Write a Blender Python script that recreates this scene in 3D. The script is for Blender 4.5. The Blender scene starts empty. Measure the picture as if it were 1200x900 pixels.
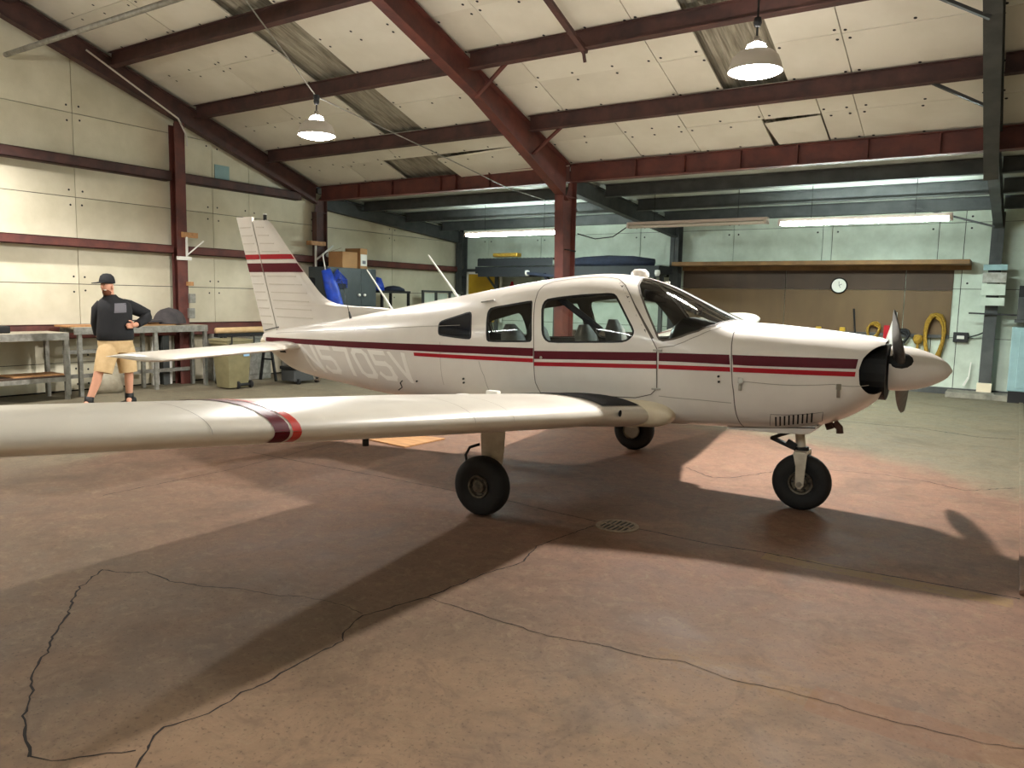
import bpy, bmesh, math, random
from mathutils import Vector, Matrix, geometry
random.seed(7)
S = bpy.context.scene
COL = S.collection
PI = math.pi

# ------------------------------------------------------------------ camera
F_PX, YAW, PITCH, ROLL, CAM_H = 900.4, -0.5789, -0.1105, 0.0205, 1.609
cy, sy = math.cos(YAW), math.sin(YAW)
fw = Vector((sy*math.cos(PITCH), cy*math.cos(PITCH), math.sin(PITCH)))
rt = Vector((cy, -sy, 0)); up = rt.cross(fw)
rt2 = rt*math.cos(ROLL) + up*math.sin(ROLL); up2 = -rt*math.sin(ROLL) + up*math.cos(ROLL)
cam = bpy.data.objects.new('camera', bpy.data.cameras.new('camera')); COL.objects.link(cam)
cam.data.sensor_width = 36.0; cam.data.lens = 36.0*F_PX/1200.0; cam.data.clip_end = 200
m = Matrix((rt2, up2, -fw)).transposed().to_4x4(); m.translation = Vector((0, 0, CAM_H)); cam.matrix_world = m
S.camera = cam
# ------------------------------------------------------------------ world, exposure
w = bpy.data.worlds.new('world'); S.world = w; w.use_nodes = True
w.node_tree.nodes['Background'].inputs[0].default_value = (.02, .022, .026, 1)
w.node_tree.nodes['Background'].inputs[1].default_value = 1.0
S.view_settings.view_transform = 'Standard'; S.view_settings.look = 'None'
S.view_settings.gamma = 1.0; S.view_settings.use_curve_mapping = False
S.view_settings.exposure = 0.88
LAMP_W = 770.0          # pendant lamps
TUBE_W = 185.0           # lit fluorescent fixtures
TUBE_BACK_W = 98.0     # fluorescent rows over the camera side of the hall

# ------------------------------------------------------------------ materials
def nt_new(name):
    mt = bpy.data.materials.new(name); mt.use_nodes = True
    nt = mt.node_tree; b = nt.nodes['Principled BSDF']
    return mt, nt, b
def lin(c): return tuple(((x/255)/12.92 if x/255 <= .04045 else ((x/255+.055)/1.055)**2.4) for x in c)+(1,)
def mat(name, rgb, rough=.6, metal=0., var=.0, scale=6., bump=0., bscale=40., coat=0., rgb2=None, detail=4., spec=None, stretch=None):
    """Principled with noise colour variation between rgb and rgb2 (sRGB 0-255) and optional fine bump."""
    mt, nt, b = nt_new(name)
    b.inputs['Roughness'].default_value = rough; b.inputs['Metallic'].default_value = metal
    if coat: b.inputs['Coat Weight'].default_value = coat; b.inputs['Coat Roughness'].default_value = .08
    if spec is not None: b.inputs['Specular IOR Level'].default_value = spec
    c1 = lin(rgb)
    c2 = lin(rgb2) if rgb2 else tuple(x*(1-var) for x in c1[:3])+(1,)
    if rgb2 or var or bump:
        tc = nt.nodes.new('ShaderNodeTexCoord')
        src = tc.outputs['Object']
        if stretch:
            mp = nt.nodes.new('ShaderNodeMapping'); mp.inputs['Scale'].default_value = stretch
            nt.links.new(src, mp.inputs['Vector']); src = mp.outputs['Vector']
    if rgb2 or var:
        n = nt.nodes.new('ShaderNodeTexNoise'); n.inputs['Scale'].default_value = scale; n.inputs['Detail'].default_value = detail
        n.inputs['Roughness'].default_value = .6
        nt.links.new(src, n.inputs['Vector'])
        r = nt.nodes.new('ShaderNodeValToRGB'); r.color_ramp.elements[0].position = .35; r.color_ramp.elements[1].position = .65
        r.color_ramp.elements[0].color = c2; r.color_ramp.elements[1].color = c1
        nt.links.new(n.outputs['Fac'], r.inputs['Fac']); nt.links.new(r.outputs['Color'], b.inputs['Base Color'])
    else: b.inputs['Base Color'].default_value = c1
    if bump:
        n2 = nt.nodes.new('ShaderNodeTexNoise'); n2.inputs['Scale'].default_value = bscale; n2.inputs['Detail'].default_value = 5
        nt.links.new(src, n2.inputs['Vector'])
        bp = nt.nodes.new('ShaderNodeBump'); bp.inputs['Strength'].default_value = bump; bp.inputs['Distance'].default_value = .02
        nt.links.new(n2.outputs['Fac'], bp.inputs['Height']); nt.links.new(bp.outputs['Normal'], b.inputs['Normal'])
    return mt
def emis(name, rgb, strength):
    mt, nt, b = nt_new(name)
    b.inputs['Base Color'].default_value = rgb+(1,); b.inputs['Emission Color'].default_value = rgb+(1,)
    b.inputs['Emission Strength'].default_value = strength
    return mt
def glass(name, tint=(.86, .9, .88), refl=.5):
    mt = bpy.data.materials.new(name); mt.use_nodes = True; nt = mt.node_tree
    nt.nodes.remove(nt.nodes['Principled BSDF']); out = nt.nodes['Material Output']
    t = nt.nodes.new('ShaderNodeBsdfTransparent'); t.inputs[0].default_value = tint+(1,)
    g = nt.nodes.new('ShaderNodeBsdfGlossy'); g.inputs['Roughness'].default_value = .03
    fr = nt.nodes.new('ShaderNodeFresnel'); fr.inputs['IOR'].default_value = 1.5
    mx = nt.nodes.new('ShaderNodeMixShader')
    nt.links.new(fr.outputs[0], mx.inputs[0]); nt.links.new(t.outputs[0], mx.inputs[1]); nt.links.new(g.outputs[0], mx.inputs[2])
    nt.links.new(mx.outputs[0], out.inputs[0])
    return mt

M = {}
M['board'] = mat('insulation_board', (233, 229, 216), .75, rgb2=(221, 216, 201), scale=1.1, bump=.05, bscale=60)
M['board_b'] = mat('insulation_board_b', (227, 222, 208), .75, rgb2=(215, 210, 195), scale=1.4, bump=.05, bscale=60)
M['wallboard'] = mat('gable_board', (226, 218, 194), .7, rgb2=(210, 202, 176), scale=1.6, bump=.06, bscale=50)
M['wallboard_b'] = mat('gable_board_b', (220, 212, 188), .7, rgb2=(202, 194, 168), scale=1.3, bump=.06, bscale=50)
M['backboard'] = mat('back_board', (207, 217, 202), .7, rgb2=(184, 194, 178), scale=2.2, bump=.06, bscale=50)
M['gap'] = mat('dark_backing', (34, 30, 28), .9)
M['redsteel'] = mat('red_oxide_steel', (112, 60, 50), .62, rgb2=(84, 46, 42), scale=3.5, bump=.06)
M['darksteel'] = mat('dark_red_steel', (92, 60, 54), .65, rgb2=(66, 46, 44), scale=3.5, bump=.06)
M['greysteel'] = mat('grey_steel', (76, 78, 76), .65, rgb2=(58, 60, 60), scale=4, bump=.05)
M['corr'] = mat('galvanised_sheet', (178, 172, 156), .55, .15, rgb2=(128, 122, 108), scale=2.5, stretch=(14, 1, 1), bump=.03)
M['insul'] = mat('white_roof_insulation', (214, 220, 212), .8, rgb2=(186, 192, 184), scale=2)
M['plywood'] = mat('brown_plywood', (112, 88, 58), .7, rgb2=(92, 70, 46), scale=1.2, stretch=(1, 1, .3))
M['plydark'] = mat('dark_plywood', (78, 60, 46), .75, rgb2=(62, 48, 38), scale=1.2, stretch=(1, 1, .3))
M['wood'] = mat('pine', (196, 146, 96), .6, rgb2=(166, 120, 76), scale=3, stretch=(1, 6, 6))
M['woodedge'] = mat('weathered_timber', (140, 104, 62), .7, rgb2=(110, 80, 48), scale=3)
M['concrete'] = mat('raw_concrete', (150, 146, 132), .85, rgb2=(110, 106, 96), scale=5, bump=.2, bscale=30)
M['paint'] = mat('aircraft_white', (231, 225, 216), .3, rgb2=(224, 217, 208), scale=2.5, coat=.25)
M['paint2'] = mat('aircraft_white_wing', (232, 226, 213), .32, rgb2=(223, 216, 203), scale=2.0, coat=.25)
M['cream'] = mat('aged_fairing', (232, 218, 190), .4, var=.05)
M['letter'] = mat('letter_white', (252, 248, 240), .35)
M['maroon'] = mat('maroon_paint', (92, 8, 26), .45, var=.1, spec=.2)
M['red'] = mat('red_paint', (172, 14, 30), .45, var=.08, spec=.25)
M['orangered'] = mat('bright_red_paint', (198, 46, 34), .3, coat=.3)
M['bead'] = mat('bead_shade_paint', (204, 196, 182), .4)  # darker than the aircraft white: the beads' shadow lines are put into the colour
M['seamlight'] = mat('light_seam', (160, 152, 140), .6)
M['grate'] = mat('grate_iron', (150, 130, 106), .7, rgb2=(126, 108, 88), scale=20)
M['sheets'] = mat('dark_sheets', (32, 35, 38), .7, rgb2=(24, 27, 30), scale=6)
M['dash'] = mat('dash_black', (24, 23, 23), .35)
M['seam'] = mat('panel_seam', (96, 88, 80), .7)
M['black'] = mat('black', (14, 14, 15), .6)
M['blackpaint'] = mat('walkway_black', (26, 26, 30), .8, bump=.3, bscale=300)
M['rubber'] = mat('tyre_rubber', (24, 24, 24), .75, var=.3, scale=30)
M['alu'] = mat('aluminium', (176, 172, 162), .38, .85, var=.2, scale=20)
M['chrome'] = mat('chrome', (215, 215, 212), .15, 1.)
M['dirtymetal'] = mat('dirty_metal', (120, 112, 98), .5, .6, rgb2=(70, 64, 56), scale=25)
M['propgrey'] = mat('propeller_grey', (96, 93, 90), .5, .3, rgb2=(76, 74, 72), scale=10)
M['strutpaint'] = mat('strut_paint', (214, 206, 190), .4, rgb2=(190, 180, 162), scale=8)
M['glass'] = glass('cabin_glass')
M['glassdark'] = mat('shade_painted_glass', (28, 32, 40), .08, spec=.6)  # opaque dark pane; unlit cabin behind the glass is painted into its colour
M['liner'] = mat('cabin_liner', (92, 86, 80), .85)
M['linerdark'] = mat('cabin_dark', (40, 36, 36), .85)
M['seat'] = mat('grey_leather', (130, 126, 116), .5, rgb2=(108, 104, 96), scale=6)
M['belt'] = mat('belt_webbing', (34, 35, 42), .8)
M['white'] = mat('white_enamel', (230, 228, 220), .4)
M['lampmetal'] = mat('lamp_shade_metal', (212, 204, 194), .45, .1)
M['lampglow'] = emis('lamp_lens', (1, .96, .9), 30)
M['lampcap'] = emis('lamp_glass_cap', (1, .95, .88), 42)
M['tube'] = emis('fluorescent_tube', (.84, 1, .96), TUBE_W/1.9)
M['tube_near'] = emis('fluorescent_tube_near', (.95, 1, .98), TUBE_BACK_W/1.9)
M['tubeoff'] = mat('unlit_tube', (226, 216, 206), .4)
M['fixture'] = mat('fixture_enamel', (206, 190, 178), .45, var=.1)
M['galv'] = mat('galvanised_frame', (164, 162, 154), .5, .5, rgb2=(132, 130, 122), scale=12)
M['benchtop'] = mat('bench_top', (176, 168, 148), .7, rgb2=(146, 136, 116), scale=5)
M['bin'] = mat('olive_plastic', (138, 130, 96), .55, rgb2=(124, 116, 84), scale=6)
M['cardboard'] = mat('cardboard', (178, 134, 88), .8, var=.1)
M['cabinet'] = mat('dark_green_cabinet', (58, 66, 68), .5, rgb2=(48, 55, 58), scale=4)
M['bluetarp'] = mat('blue_tarp', (30, 74, 196), .5, rgb2=(22, 54, 150), scale=9, bump=.5, bscale=14)
M['navy'] = mat('navy_fabric', (30, 38, 58), .85, rgb2=(20, 25, 40), scale=9, bump=.5, bscale=16)
M['yellow'] = mat('yellow_panel', (196, 156, 28), .6, var=.12, scale=3)
M['ropeyellow'] = mat('yellow_rope', (176, 140, 42), .8, rgb2=(140, 106, 34), scale=30)
M['paleblue'] = mat('pale_blue_enamel', (150, 182, 184), .5, rgb2=(136, 166, 168), scale=3)
M['lightbluebox'] = mat('light_blue_box', (150, 190, 224), .5)
M['skin'] = mat('skin', (222, 164, 136), .55)
M['jacket'] = mat('black_jacket', (26, 26, 29), .85, bump=.2, bscale=20)
M['greypatch'] = mat('grey_print', (112, 110, 116), .8)
M['khaki'] = mat('khaki_cotton', (214, 184, 138), .85, rgb2=(202, 170, 124), scale=10, bump=.2, bscale=18)
M['beard'] = mat('ginger_beard', (112, 66, 42), .9)
M['rust'] = mat('rusty_iron', (84, 54, 40), .85, rgb2=(52, 38, 32), scale=14, bump=.3)
M['cover'] = mat('charcoal_cover', (78, 72, 72), .85, rgb2=(60, 56, 58), scale=6)
M['fastener'] = mat('fastener_black', (22, 20, 20), .6)
M['crack'] = mat('crack_dark', (30, 23, 18), .95)
M['clockface'] = mat('clock_face', (226, 226, 216), .5)
M['crate'] = mat('grey_plastic', (70, 72, 72), .6)

def floor_material():
    mt, nt, b = nt_new('painted_concrete_floor'); N, L = nt.nodes, nt.links
    def nd(t, **k):
        n = N.new(t)
        for a, v in k.items(): setattr(n, a, v)
        return n
    tc = nd('ShaderNodeTexCoord'); P = tc.outputs['Object']
    def noise(scale, det=5, rough=.6, dist=0.):
        n = nd('ShaderNodeTexNoise'); n.inputs['Scale'].default_value = scale; n.inputs['Detail'].default_value = det
        n.inputs['Roughness'].default_value = rough; n.inputs['Distortion'].default_value = dist
        L.new(P, n.inputs['Vector']); return n.outputs['Fac']
    def ramp(x, p0, p1, c0=(0, 0, 0, 1), c1=(1, 1, 1, 1)):
        r = nd('ShaderNodeValToRGB'); e = r.color_ramp.elements
        e[0].position = p0; e[1].position = p1; e[0].color = c0; e[1].color = c1
        L.new(x, r.inputs['Fac']); return r.outputs['Color']
    def mix(fac, a, c):
        mx = nd('ShaderNodeMix', data_type='RGBA')
        if isinstance(fac, (int, float)): mx.inputs[0].default_value = fac
        else: L.new(fac, mx.inputs[0])
        for i, v in ((6, a), (7, c)):
            if isinstance(v, tuple): mx.inputs[i].default_value = v
            else: L.new(v, mx.inputs[i])
        return mx.outputs[2]
    def mth(op, a, c=None):
        n = nd('ShaderNodeMath', operation=op)
        for i, v in ((0, a), (1, c)):
            if v is None: continue
            if isinstance(v, (int, float)): n.inputs[i].default_value = v
            else: L.new(v, n.inputs[i])
        return n.outputs[0]
    sx = nd('ShaderNodeSeparateXYZ'); L.new(P, sx.inputs[0]); X, Y = sx.outputs[0], sx.outputs[1]
    big = noise(.55, 4); mid = noise(2.6, 6, .65, .6); fine = noise(16, 6, .7)
    brown = mix(ramp(mid, .35, .68), lin((109, 92, 74)), lin((126, 104, 86)))
    pink = mix(ramp(mid, .36, .66), lin((126, 95, 79)), lin((144, 111, 93)))
    grey = mix(ramp(mid, .35, .68), lin((114, 109, 91)), lin((132, 124, 104)))
    # red oxide paint covers the middle bay, worn toward its edge
    dx = mth('ADD', X, 3.4); dy = mth('ADD', Y, -5.4)
    r = mth('SQRT', mth('ADD', mth('MULTIPLY', dx, dx), mth('MULTIPLY', dy, dy)))
    r = mth('ADD', r, mth('MULTIPLY', mth('SUBTRACT', mid, .5), 1.2))
    painted = mth('SUBTRACT', 1.0, ramp(mth('MULTIPLY', r, .1), .40, .45))
    front = ramp(mth('ADD', mth('MULTIPLY', Y, .1), mth('MULTIPLY', mth('SUBTRACT', big, .5), .3)), .25, .48)
    tanf = mix(ramp(mid, .36, .66), lin((138, 113, 90)), lin((157, 129, 103)))
    near = ramp(mth('ADD', mth('MULTIPLY', mth('SUBTRACT', Y, X), .1), mth('MULTIPLY', mth('SUBTRACT', big, .5), .2)), .38, .50)
    base = mix(front, mix(near, tanf, brown), mix(painted, grey, pink))
    # worn pale scuffs
    scuff = ramp(noise(9, 9, .8, 1.6), .51, .63)
    base = mix(mth('MULTIPLY', scuff, .42), base, lin((151, 132, 105)))
    stain = ramp(noise(1.3, 6, .65, .8), .52, .68)
    base = mix(mth('MULTIPLY', stain, .38), base, lin((77, 66, 53)))
    speck = ramp(noise(60, 3, .5), .60, .68)
    base = mix(mth('MULTIPLY', speck, .45), base, lin((61, 48, 40)))
    blot = ramp(noise(4.2, 8, .75, 2.0), .50, .62)
    base = mix(mth('MULTIPLY', blot, .30), base, lin((90, 73, 61)))
    # faded yellow guide lines along two slab joints
    def line(y0, half, x0, x1, thr):
        d = mth('ABSOLUTE', mth('SUBTRACT', Y, y0))
        inside = mth('LESS_THAN', mth('ADD', d, mth('MULTIPLY', mth('SUBTRACT', mid, .5), .12)), half)
        a = mth('MULTIPLY', mth('GREATER_THAN', X, x0), mth('LESS_THAN', X, x1))
        return mth('MULTIPLY', mth('MULTIPLY', inside, a), ramp(fine, thr, thr+.16))
    base = mix(mth('MULTIPLY', line(4.92, .075, -1.25, .1, .36), .6), base, lin((155, 126, 79)))
    base = mix(mth('MULTIPLY', line(3.2, .085, -1.28, -.55, .45), .5), base, lin((149, 116, 76)))
    base = mix(mth('MULTIPLY', line(3.2, .12, -.6, .3, .3), .45), base, lin((137, 97, 71)))
    base = mix(mth('MULTIPLY', ramp(fine, .3, .7), .22), base, lin((79, 64, 51)))
    L.new(base, b.inputs['Base Color']); b.inputs['Specular IOR Level'].default_value = .18
    L.new(ramp(mid, .3, .7, (.62, .62, .62, 1), (.85, .85, .85, 1)), b.inputs['Roughness'])
    bp = nd('ShaderNodeBump'); bp.inputs['Strength'].default_value = .25; bp.inputs['Distance'].default_value = .006
    L.new(fine, bp.inputs['Height']); L.new(bp.outputs['Normal'], b.inputs['Normal'])
    return mt
M['floor'] = floor_material()

# ------------------------------------------------------------------ builders
class MB:
    def __init__(s): s.v = []; s.f = []
    def add(s, vs, fs):
        o = len(s.v); s.v += [tuple(v) for v in vs]; s.f += [tuple(o+i for i in f) for f in fs]; return s
    def box(s, lo, hi):
        x0, y0, z0 = lo; x1, y1, z1 = hi
        return s.add([(x0,y0,z0),(x1,y0,z0),(x1,y1,z0),(x0,y1,z0),(x0,y0,z1),(x1,y0,z1),(x1,y1,z1),(x0,y1,z1)],
                     [(0,3,2,1),(4,5,6,7),(0,1,5,4),(1,2,6,5),(2,3,7,6),(3,0,4,7)])
    def bar(s, p, q, wd, ht, upv=(0, 0, 1)):
        p, q = Vector(p), Vector(q); d = (q-p).normalized(); u = Vector(upv)
        sd = d.cross(u)
        if sd.length < 1e-4: sd = d.cross(Vector((1, 0, 0)))
        sd.normalize(); u = sd.cross(d).normalized(); a, b_ = sd*wd/2, u*ht/2
        vs = [p-a-b_, p+a-b_, p+a+b_, p-a+b_, q-a-b_, q+a-b_, q+a+b_, q-a+b_]
        return s.add(vs, [(0,1,2,3),(7,6,5,4),(0,4,5,1),(1,5,6,2),(2,6,7,3),(3,7,4,0)])
    def tube(s, pts, r, n=8, cap=True):
        pts = [Vector(p) for p in pts]; rr = r if isinstance(r, (list, tuple)) else [r]*len(pts); rings = []
        pu = None
        for i, p in enumerate(pts):
            d = (pts[min(i+1, len(pts)-1)]-pts[max(i-1, 0)]).normalized()
            if pu is None: pu = Vector((0, 0, 1)) if abs(d.z) < .9 else Vector((1, 0, 0))
            sd = d.cross(pu).normalized(); pu = sd.cross(d).normalized()
            rings.append([p+(sd*math.cos(2*PI*k/n)+pu*math.sin(2*PI*k/n))*rr[i] for k in range(n)])
        o = len(s.v); s.v += [tuple(v) for rg in rings for v in rg]
        for i in range(len(pts)-1):
            for k in range(n):
                a = o+i*n+k; b_ = o+i*n+(k+1) % n; s.f.append((a, b_, b_+n, a+n))
        if cap:
            s.f.append(tuple(o+k for k in range(n))[::-1]); e = o+(len(pts)-1)*n; s.f.append(tuple(e+k for k in range(n)))
        return s
    def lathe(s, prof, c=(0, 0, 0), axis='z', n=24, cap=False):
        """prof: (radius, height along axis)"""
        o = len(s.v); c = Vector(c)
        for r, h in prof:
            for k in range(n):
                a = 2*PI*k/n; x, y = r*math.cos(a), r*math.sin(a)
                v = {'z': (x, y, h), 'y': (x, h, y), 'x': (h, x, y)}[axis]
                s.v.append(tuple(c+Vector(v)))
        for i in range(len(prof)-1):
            for k in range(n):
                a = o+i*n+k; b_ = o+i*n+(k+1) % n
                s.f.append((a, b_, b_+n, a+n))
        if cap:
            s.f.append(tuple(o+k for k in range(n))[::-1]); e = o+(len(prof)-1)*n; s.f.append(tuple(e+k for k in range(n)))
        return s
    def prism(s, poly, a0, a1, axis='y'):
        """extrude a 2D polygon; axis y: (x,z) poly, x: (y,z) poly, z: (x,y) poly"""
        f = {'y': lambda p, a: (p[0], a, p[1]), 'x': lambda p, a: (a, p[0], p[1]), 'z': lambda p, a: (p[0], p[1], a)}[axis]
        n = len(poly); vs = [f(p, a0) for p in poly]+[f(p, a1) for p in poly]
        return s.add(vs, [tuple(range(n))[::-1], tuple(range(n, 2*n))]+[(i, (i+1) % n, n+(i+1) % n, n+i) for i in range(n)])
    def mesh(s, name, mt=None, smooth=False, bevel=0., recalc=True):
        me = bpy.data.meshes.new(name); me.from_pydata(s.v, [], s.f)
        bm = bmesh.new(); bm.from_mesh(me)
        if recalc: bmesh.ops.recalc_face_normals(bm, faces=bm.faces)
        if bevel: bmesh.ops.bevel(bm, geom=list(bm.edges), offset=bevel, segments=2, affect='EDGES', profile=.6)
        bm.to_mesh(me); bm.free()
        if smooth is not False:
            for p in me.polygons: p.use_smooth = True
            if smooth is not True: me.set_sharp_from_angle(angle=math.radians(smooth))
        if mt: me.materials.append(M[mt])
        return me
    def build(s, name, mt, parent=None, smooth=False, bevel=0., recalc=True):
        return link(name, s.mesh(name, mt, smooth, bevel, recalc), parent)
def link(name, data, parent=None):
    o = bpy.data.objects.new(name, data); COL.objects.link(o)
    if parent is not None: o.parent = parent
    return o
def tag(o, label, cat, group=None, kind=None):
    o['label'] = label; o['category'] = cat
    if group: o['group'] = group
    if kind: o['kind'] = kind
    return o
def empty(name, loc=(0, 0, 0), rz=0., label=None, cat=None, group=None):
    o = link(name, None); o.location = loc; o.rotation_euler = (0, 0, rz); o.empty_display_size = .1
    if label: tag(o, label, cat, group)
    return o
def struct(o, label, cat='structure'):
    o['kind'] = 'structure'; o['label'] = label; o['category'] = cat; return o
def copy_tree(o, parent=None):
    c = o.copy(); COL.objects.link(c); c.parent = parent
    for ch in list(o.children): copy_tree(ch, c)
    return c

# ================================================================== BUILDING
XL, XR, YB, YF = -12.5, 6.5, 16.5, -6.2      # inner faces of the four walls
FR = [-12.3, -6.4, -.415, 5.6]                # steel frames along X
YE, ZE = 11.4, 3.85                           # far eave line, roof underside there
YRIDGE = 2.6
def roof(y): return ZE+(YE-y)/3 if y > YRIDGE else ZE+(YE-YRIDGE)/3-(YRIDGE-y)/3
def lroof(y): return 3.74-.067*(y-YE)         # lean-to roof underside

# ---- floor
fl = struct(MB().box((XL-.2, YF-.2, -.2), (XR+.2, YB+.3, 0)).build('floor', 'floor'), 'worn reddish and grey concrete hangar floor with cracks', 'floor')
CR = dict(
c1=([(-4.32,2.31),(-4.14,2.08),(-3.84,1.88),(-3.65,1.71),(-3.5,1.61),(-3.38,1.5),(-3.17,1.39),(-2.96,1.27),(-2.9,1.24),(-2.8,1.22),(-2.74,1.19)],.011),
c2=([(-4.32,2.31),(-4.15,2.37),(-4.09,2.44),(-3.85,2.44),(-3.63,2.5),(-3.43,2.6),(-3.23,2.64),(-3.09,2.72),(-2.84,2.76),(-2.67,2.74)],.009),
c3=([(-2.39,1.37),(-2.45,1.44),(-2.48,1.47),(-2.53,1.56),(-2.51,1.62),(-2.49,1.72),(-2.49,1.78),(-2.51,1.89),(-2.5,2.04),(-2.52,2.17),(-2.52,2.32),(-2.53,2.46),(-2.6,2.54),(-2.65,2.72),(-2.62,2.84),(-2.55,3.1),(-2.53,3.26),(-2.51,3.52),(-2.43,3.86),(-2.52,4.2),(-2.47,4.58),(-2.43,4.84)],.009),
c4=([(-2.55,3.1),(-2.31,3.09),(-2.03,3.08),(-1.78,3.07),(-1.54,3.13),(-1.29,3.15),(-1.14,3.2),(-.94,3.16),(-.76,3.19),(-.56,3.21),(-.37,3.2),(-.13,3.22),(.03,3.24),(.14,3.28)],.007),
c5=([(-2.13,4.96),(-1.62,4.93),(-1.24,4.98),(-.82,4.96),(-.45,5.0),(-.14,5.02),(.13,5.03)],.012),
c6=([(-2.6,7.13),(-2.25,6.86),(-2.09,6.99),(-1.87,7.48),(-1.47,7.93),(-.93,8.03),(-.56,7.97),(-.28,7.79),(.1,8.2)],.012),
c7=([(-6.0,11.4),(-1.8,11.43),(-.96,11.49),(-.32,11.2),(.09,11.31)],.03),
c8=([(-6.4,5.0),(-3.26,5.02),(-2.84,4.97),(-2.47,4.94)],.011),
c9=([(-5.93,3.2),(-5.93,4.48),(-6.06,5.3),(-6.21,6.45)],.008),
c10=([(-2.74,1.19),(-2.65,1.22),(-2.57,1.32),(-2.48,1.42)],.006))
for k, (pts, wd) in CR.items():
    rnd = random.Random(k); fine = []
    for i in range(len(pts)-1):
        a, b_ = Vector(pts[i]), Vector(pts[i+1]); n = max(2, int((b_-a).length/.035))
        for j in range(n):
            jit = .35*wd if k in ('c7', 'c8', 'c5') else min(.012, wd*.9)
            fine.append(a.lerp(b_, j/n)+Vector((rnd.uniform(-1, 1), rnd.uniform(-1, 1)))*jit)
    fine.append(Vector(pts[-1])); mb = MB(); vs = []; fs = []
    for i, p in enumerate(fine):
        d = (fine[min(i+1, len(fine)-1)]-fine[max(i-1, 0)]).normalized(); n_ = Vector((-d.y, d.x))
        hw = .8*wd*rnd.uniform(.3, .8)*(1-.6*(i/len(fine) if k in ('c2', 'c4') else 0))
        vs += [(p.x-n_.x*hw, p.y-n_.y*hw, .0012), (p.x+n_.x*hw, p.y+n_.y*hw, .0012)]
    fs = [(2*i, 2*i+1, 2*i+3, 2*i+2) for i in range(len(fine)-1)]
    mb.add(vs, fs).build('crack', 'crack', fl)
# raised light kerb at the right edge of the slab
struct(MB().box((.125, 5.1, 0), (.185, 15.6, .03)).build('trim_1', 'floor', bevel=.008), 'low concrete kerb along the right edge of the slab', 'kerb')

# ---- floor drain
dr = empty('floor_drain', (-2.29, 4.925, 0), 0, 'round cast iron slotted floor drain beside the slab joint', 'drain')
MB().lathe([(.155, .001), (.155, .006), (.125, .007), (.125, .002)], n=32).build('rim', 'grate', dr, smooth=30)
MB().lathe([(.126, .0022), (.0, .0022)], n=32).build('pit', 'black', dr)
for i in range(7):
    x = -.108+i*.036; h = math.sqrt(max(0, .126**2-x*x))
    MB().box((x-.008, -h, .003), (x+.008, h, .008)).build('grate_bar', 'grate', dr)
for yy in (0.,):
    h = math.sqrt(.126**2-yy*yy); MB().box((-h, yy-.008, .003), (h, yy+.008, .0082)).build('grate_bar', 'grate', dr)

# ---- gable wall (left)
wl = struct(MB().prism([(YF, 0), (YB, 0), (YB, lroof(YB)), (YE, lroof(YE)+.1), (YE, roof(YE)), (YRIDGE, roof(YRIDGE)), (YF, roof(YF))], XL-.2, XL-.02, 'x').build('wall_left', 'gap'), 'tall cream boarded gable wall on the left', 'wall')
def clip(poly, a, b_, c):           # keep a*u+b*v<=c
    out = []
    for i in range(len(poly)):
        p, q = poly[i], poly[(i+1) % len(poly)]; dp, dq = a*p[0]+b_*p[1]-c, a*q[0]+b_*q[1]-c
        if dp <= 0: out.append(p)
        if dp*dq < 0: t = dp/(dp-dq); out.append((p[0]+(q[0]-p[0])*t, p[1]+(q[1]-p[1])*t))
    return out
def dots(pts, f, r=.016, n=7):
    mb = MB()
    for u, v in pts:
        c = [f(u+r*math.cos(2*PI*k/n), v+r*math.sin(2*PI*k/n)) for k in range(n)]; mb.add(c, [tuple(range(n))])
    return mb
zrows = [.02, .46, 1.7, 3.05, 4.33, 5.55, 6.8]
ycols = [-6.1, -3.35, -.9, 1.57, 4.04, 6.5, 8.97, 11.42, 13.81, 16.45]
rb = random.Random(3)
for i in range(len(ycols)-1):
    for j in range(len(zrows)-1):
        y0, y1, z0, z1 = ycols[i]+.005, ycols[i+1]-.005, zrows[j]+.005, zrows[j+1]-.005
        cuts = [(y0, y1)]
        if i == 6 and j == 3: cuts = [(y0, 9.765), (9.775, y1)]
        for (ya_, yb_) in cuts:
            po = [(ya_, z0), (yb_, z0), (yb_, z1), (ya_, z1)]
            po = clip(po, 1/3, 1, roof(YE)+YE/3-.02) if ya_ < YE-.1 else clip(po, .067, 1, lroof(YE)+.067*YE-.02)
            po = clip(po, -1/3, 1, roof(YRIDGE)-YRIDGE/3-.02)
            if len(po) < 3: continue
            th = rb.uniform(.006, .012)
            bd = MB().prism(po, XL-.02, XL+th, 'x').build('wall_board', rb.choice(['wallboard', 'wallboard_b']), wl)
            ds = []
            for (u, v) in ((ya_+.09, z0+.1), (ya_+.09, z1-.1), (yb_-.09, z0+.1), (yb_-.09, z1-.1)):
                lim = (roof(u) if u < YE else lroof(u))-.1
                if v < lim: ds.append((u+rb.uniform(-.02, .02), v+rb.uniform(-.02, .02)))
            if ds and i >= 3: dots(ds, lambda u, v: (XL+th+.002, u, v), .017).build('fasteners', 'fastener', bd, recalc=False)['kind'] = 'stuff'
# small pale patch above the top girt
MB().box((XL, 9.02, 3.69), (XL+.02, 9.33, 3.94)).build('patch', 'paleblue', wl)

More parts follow.
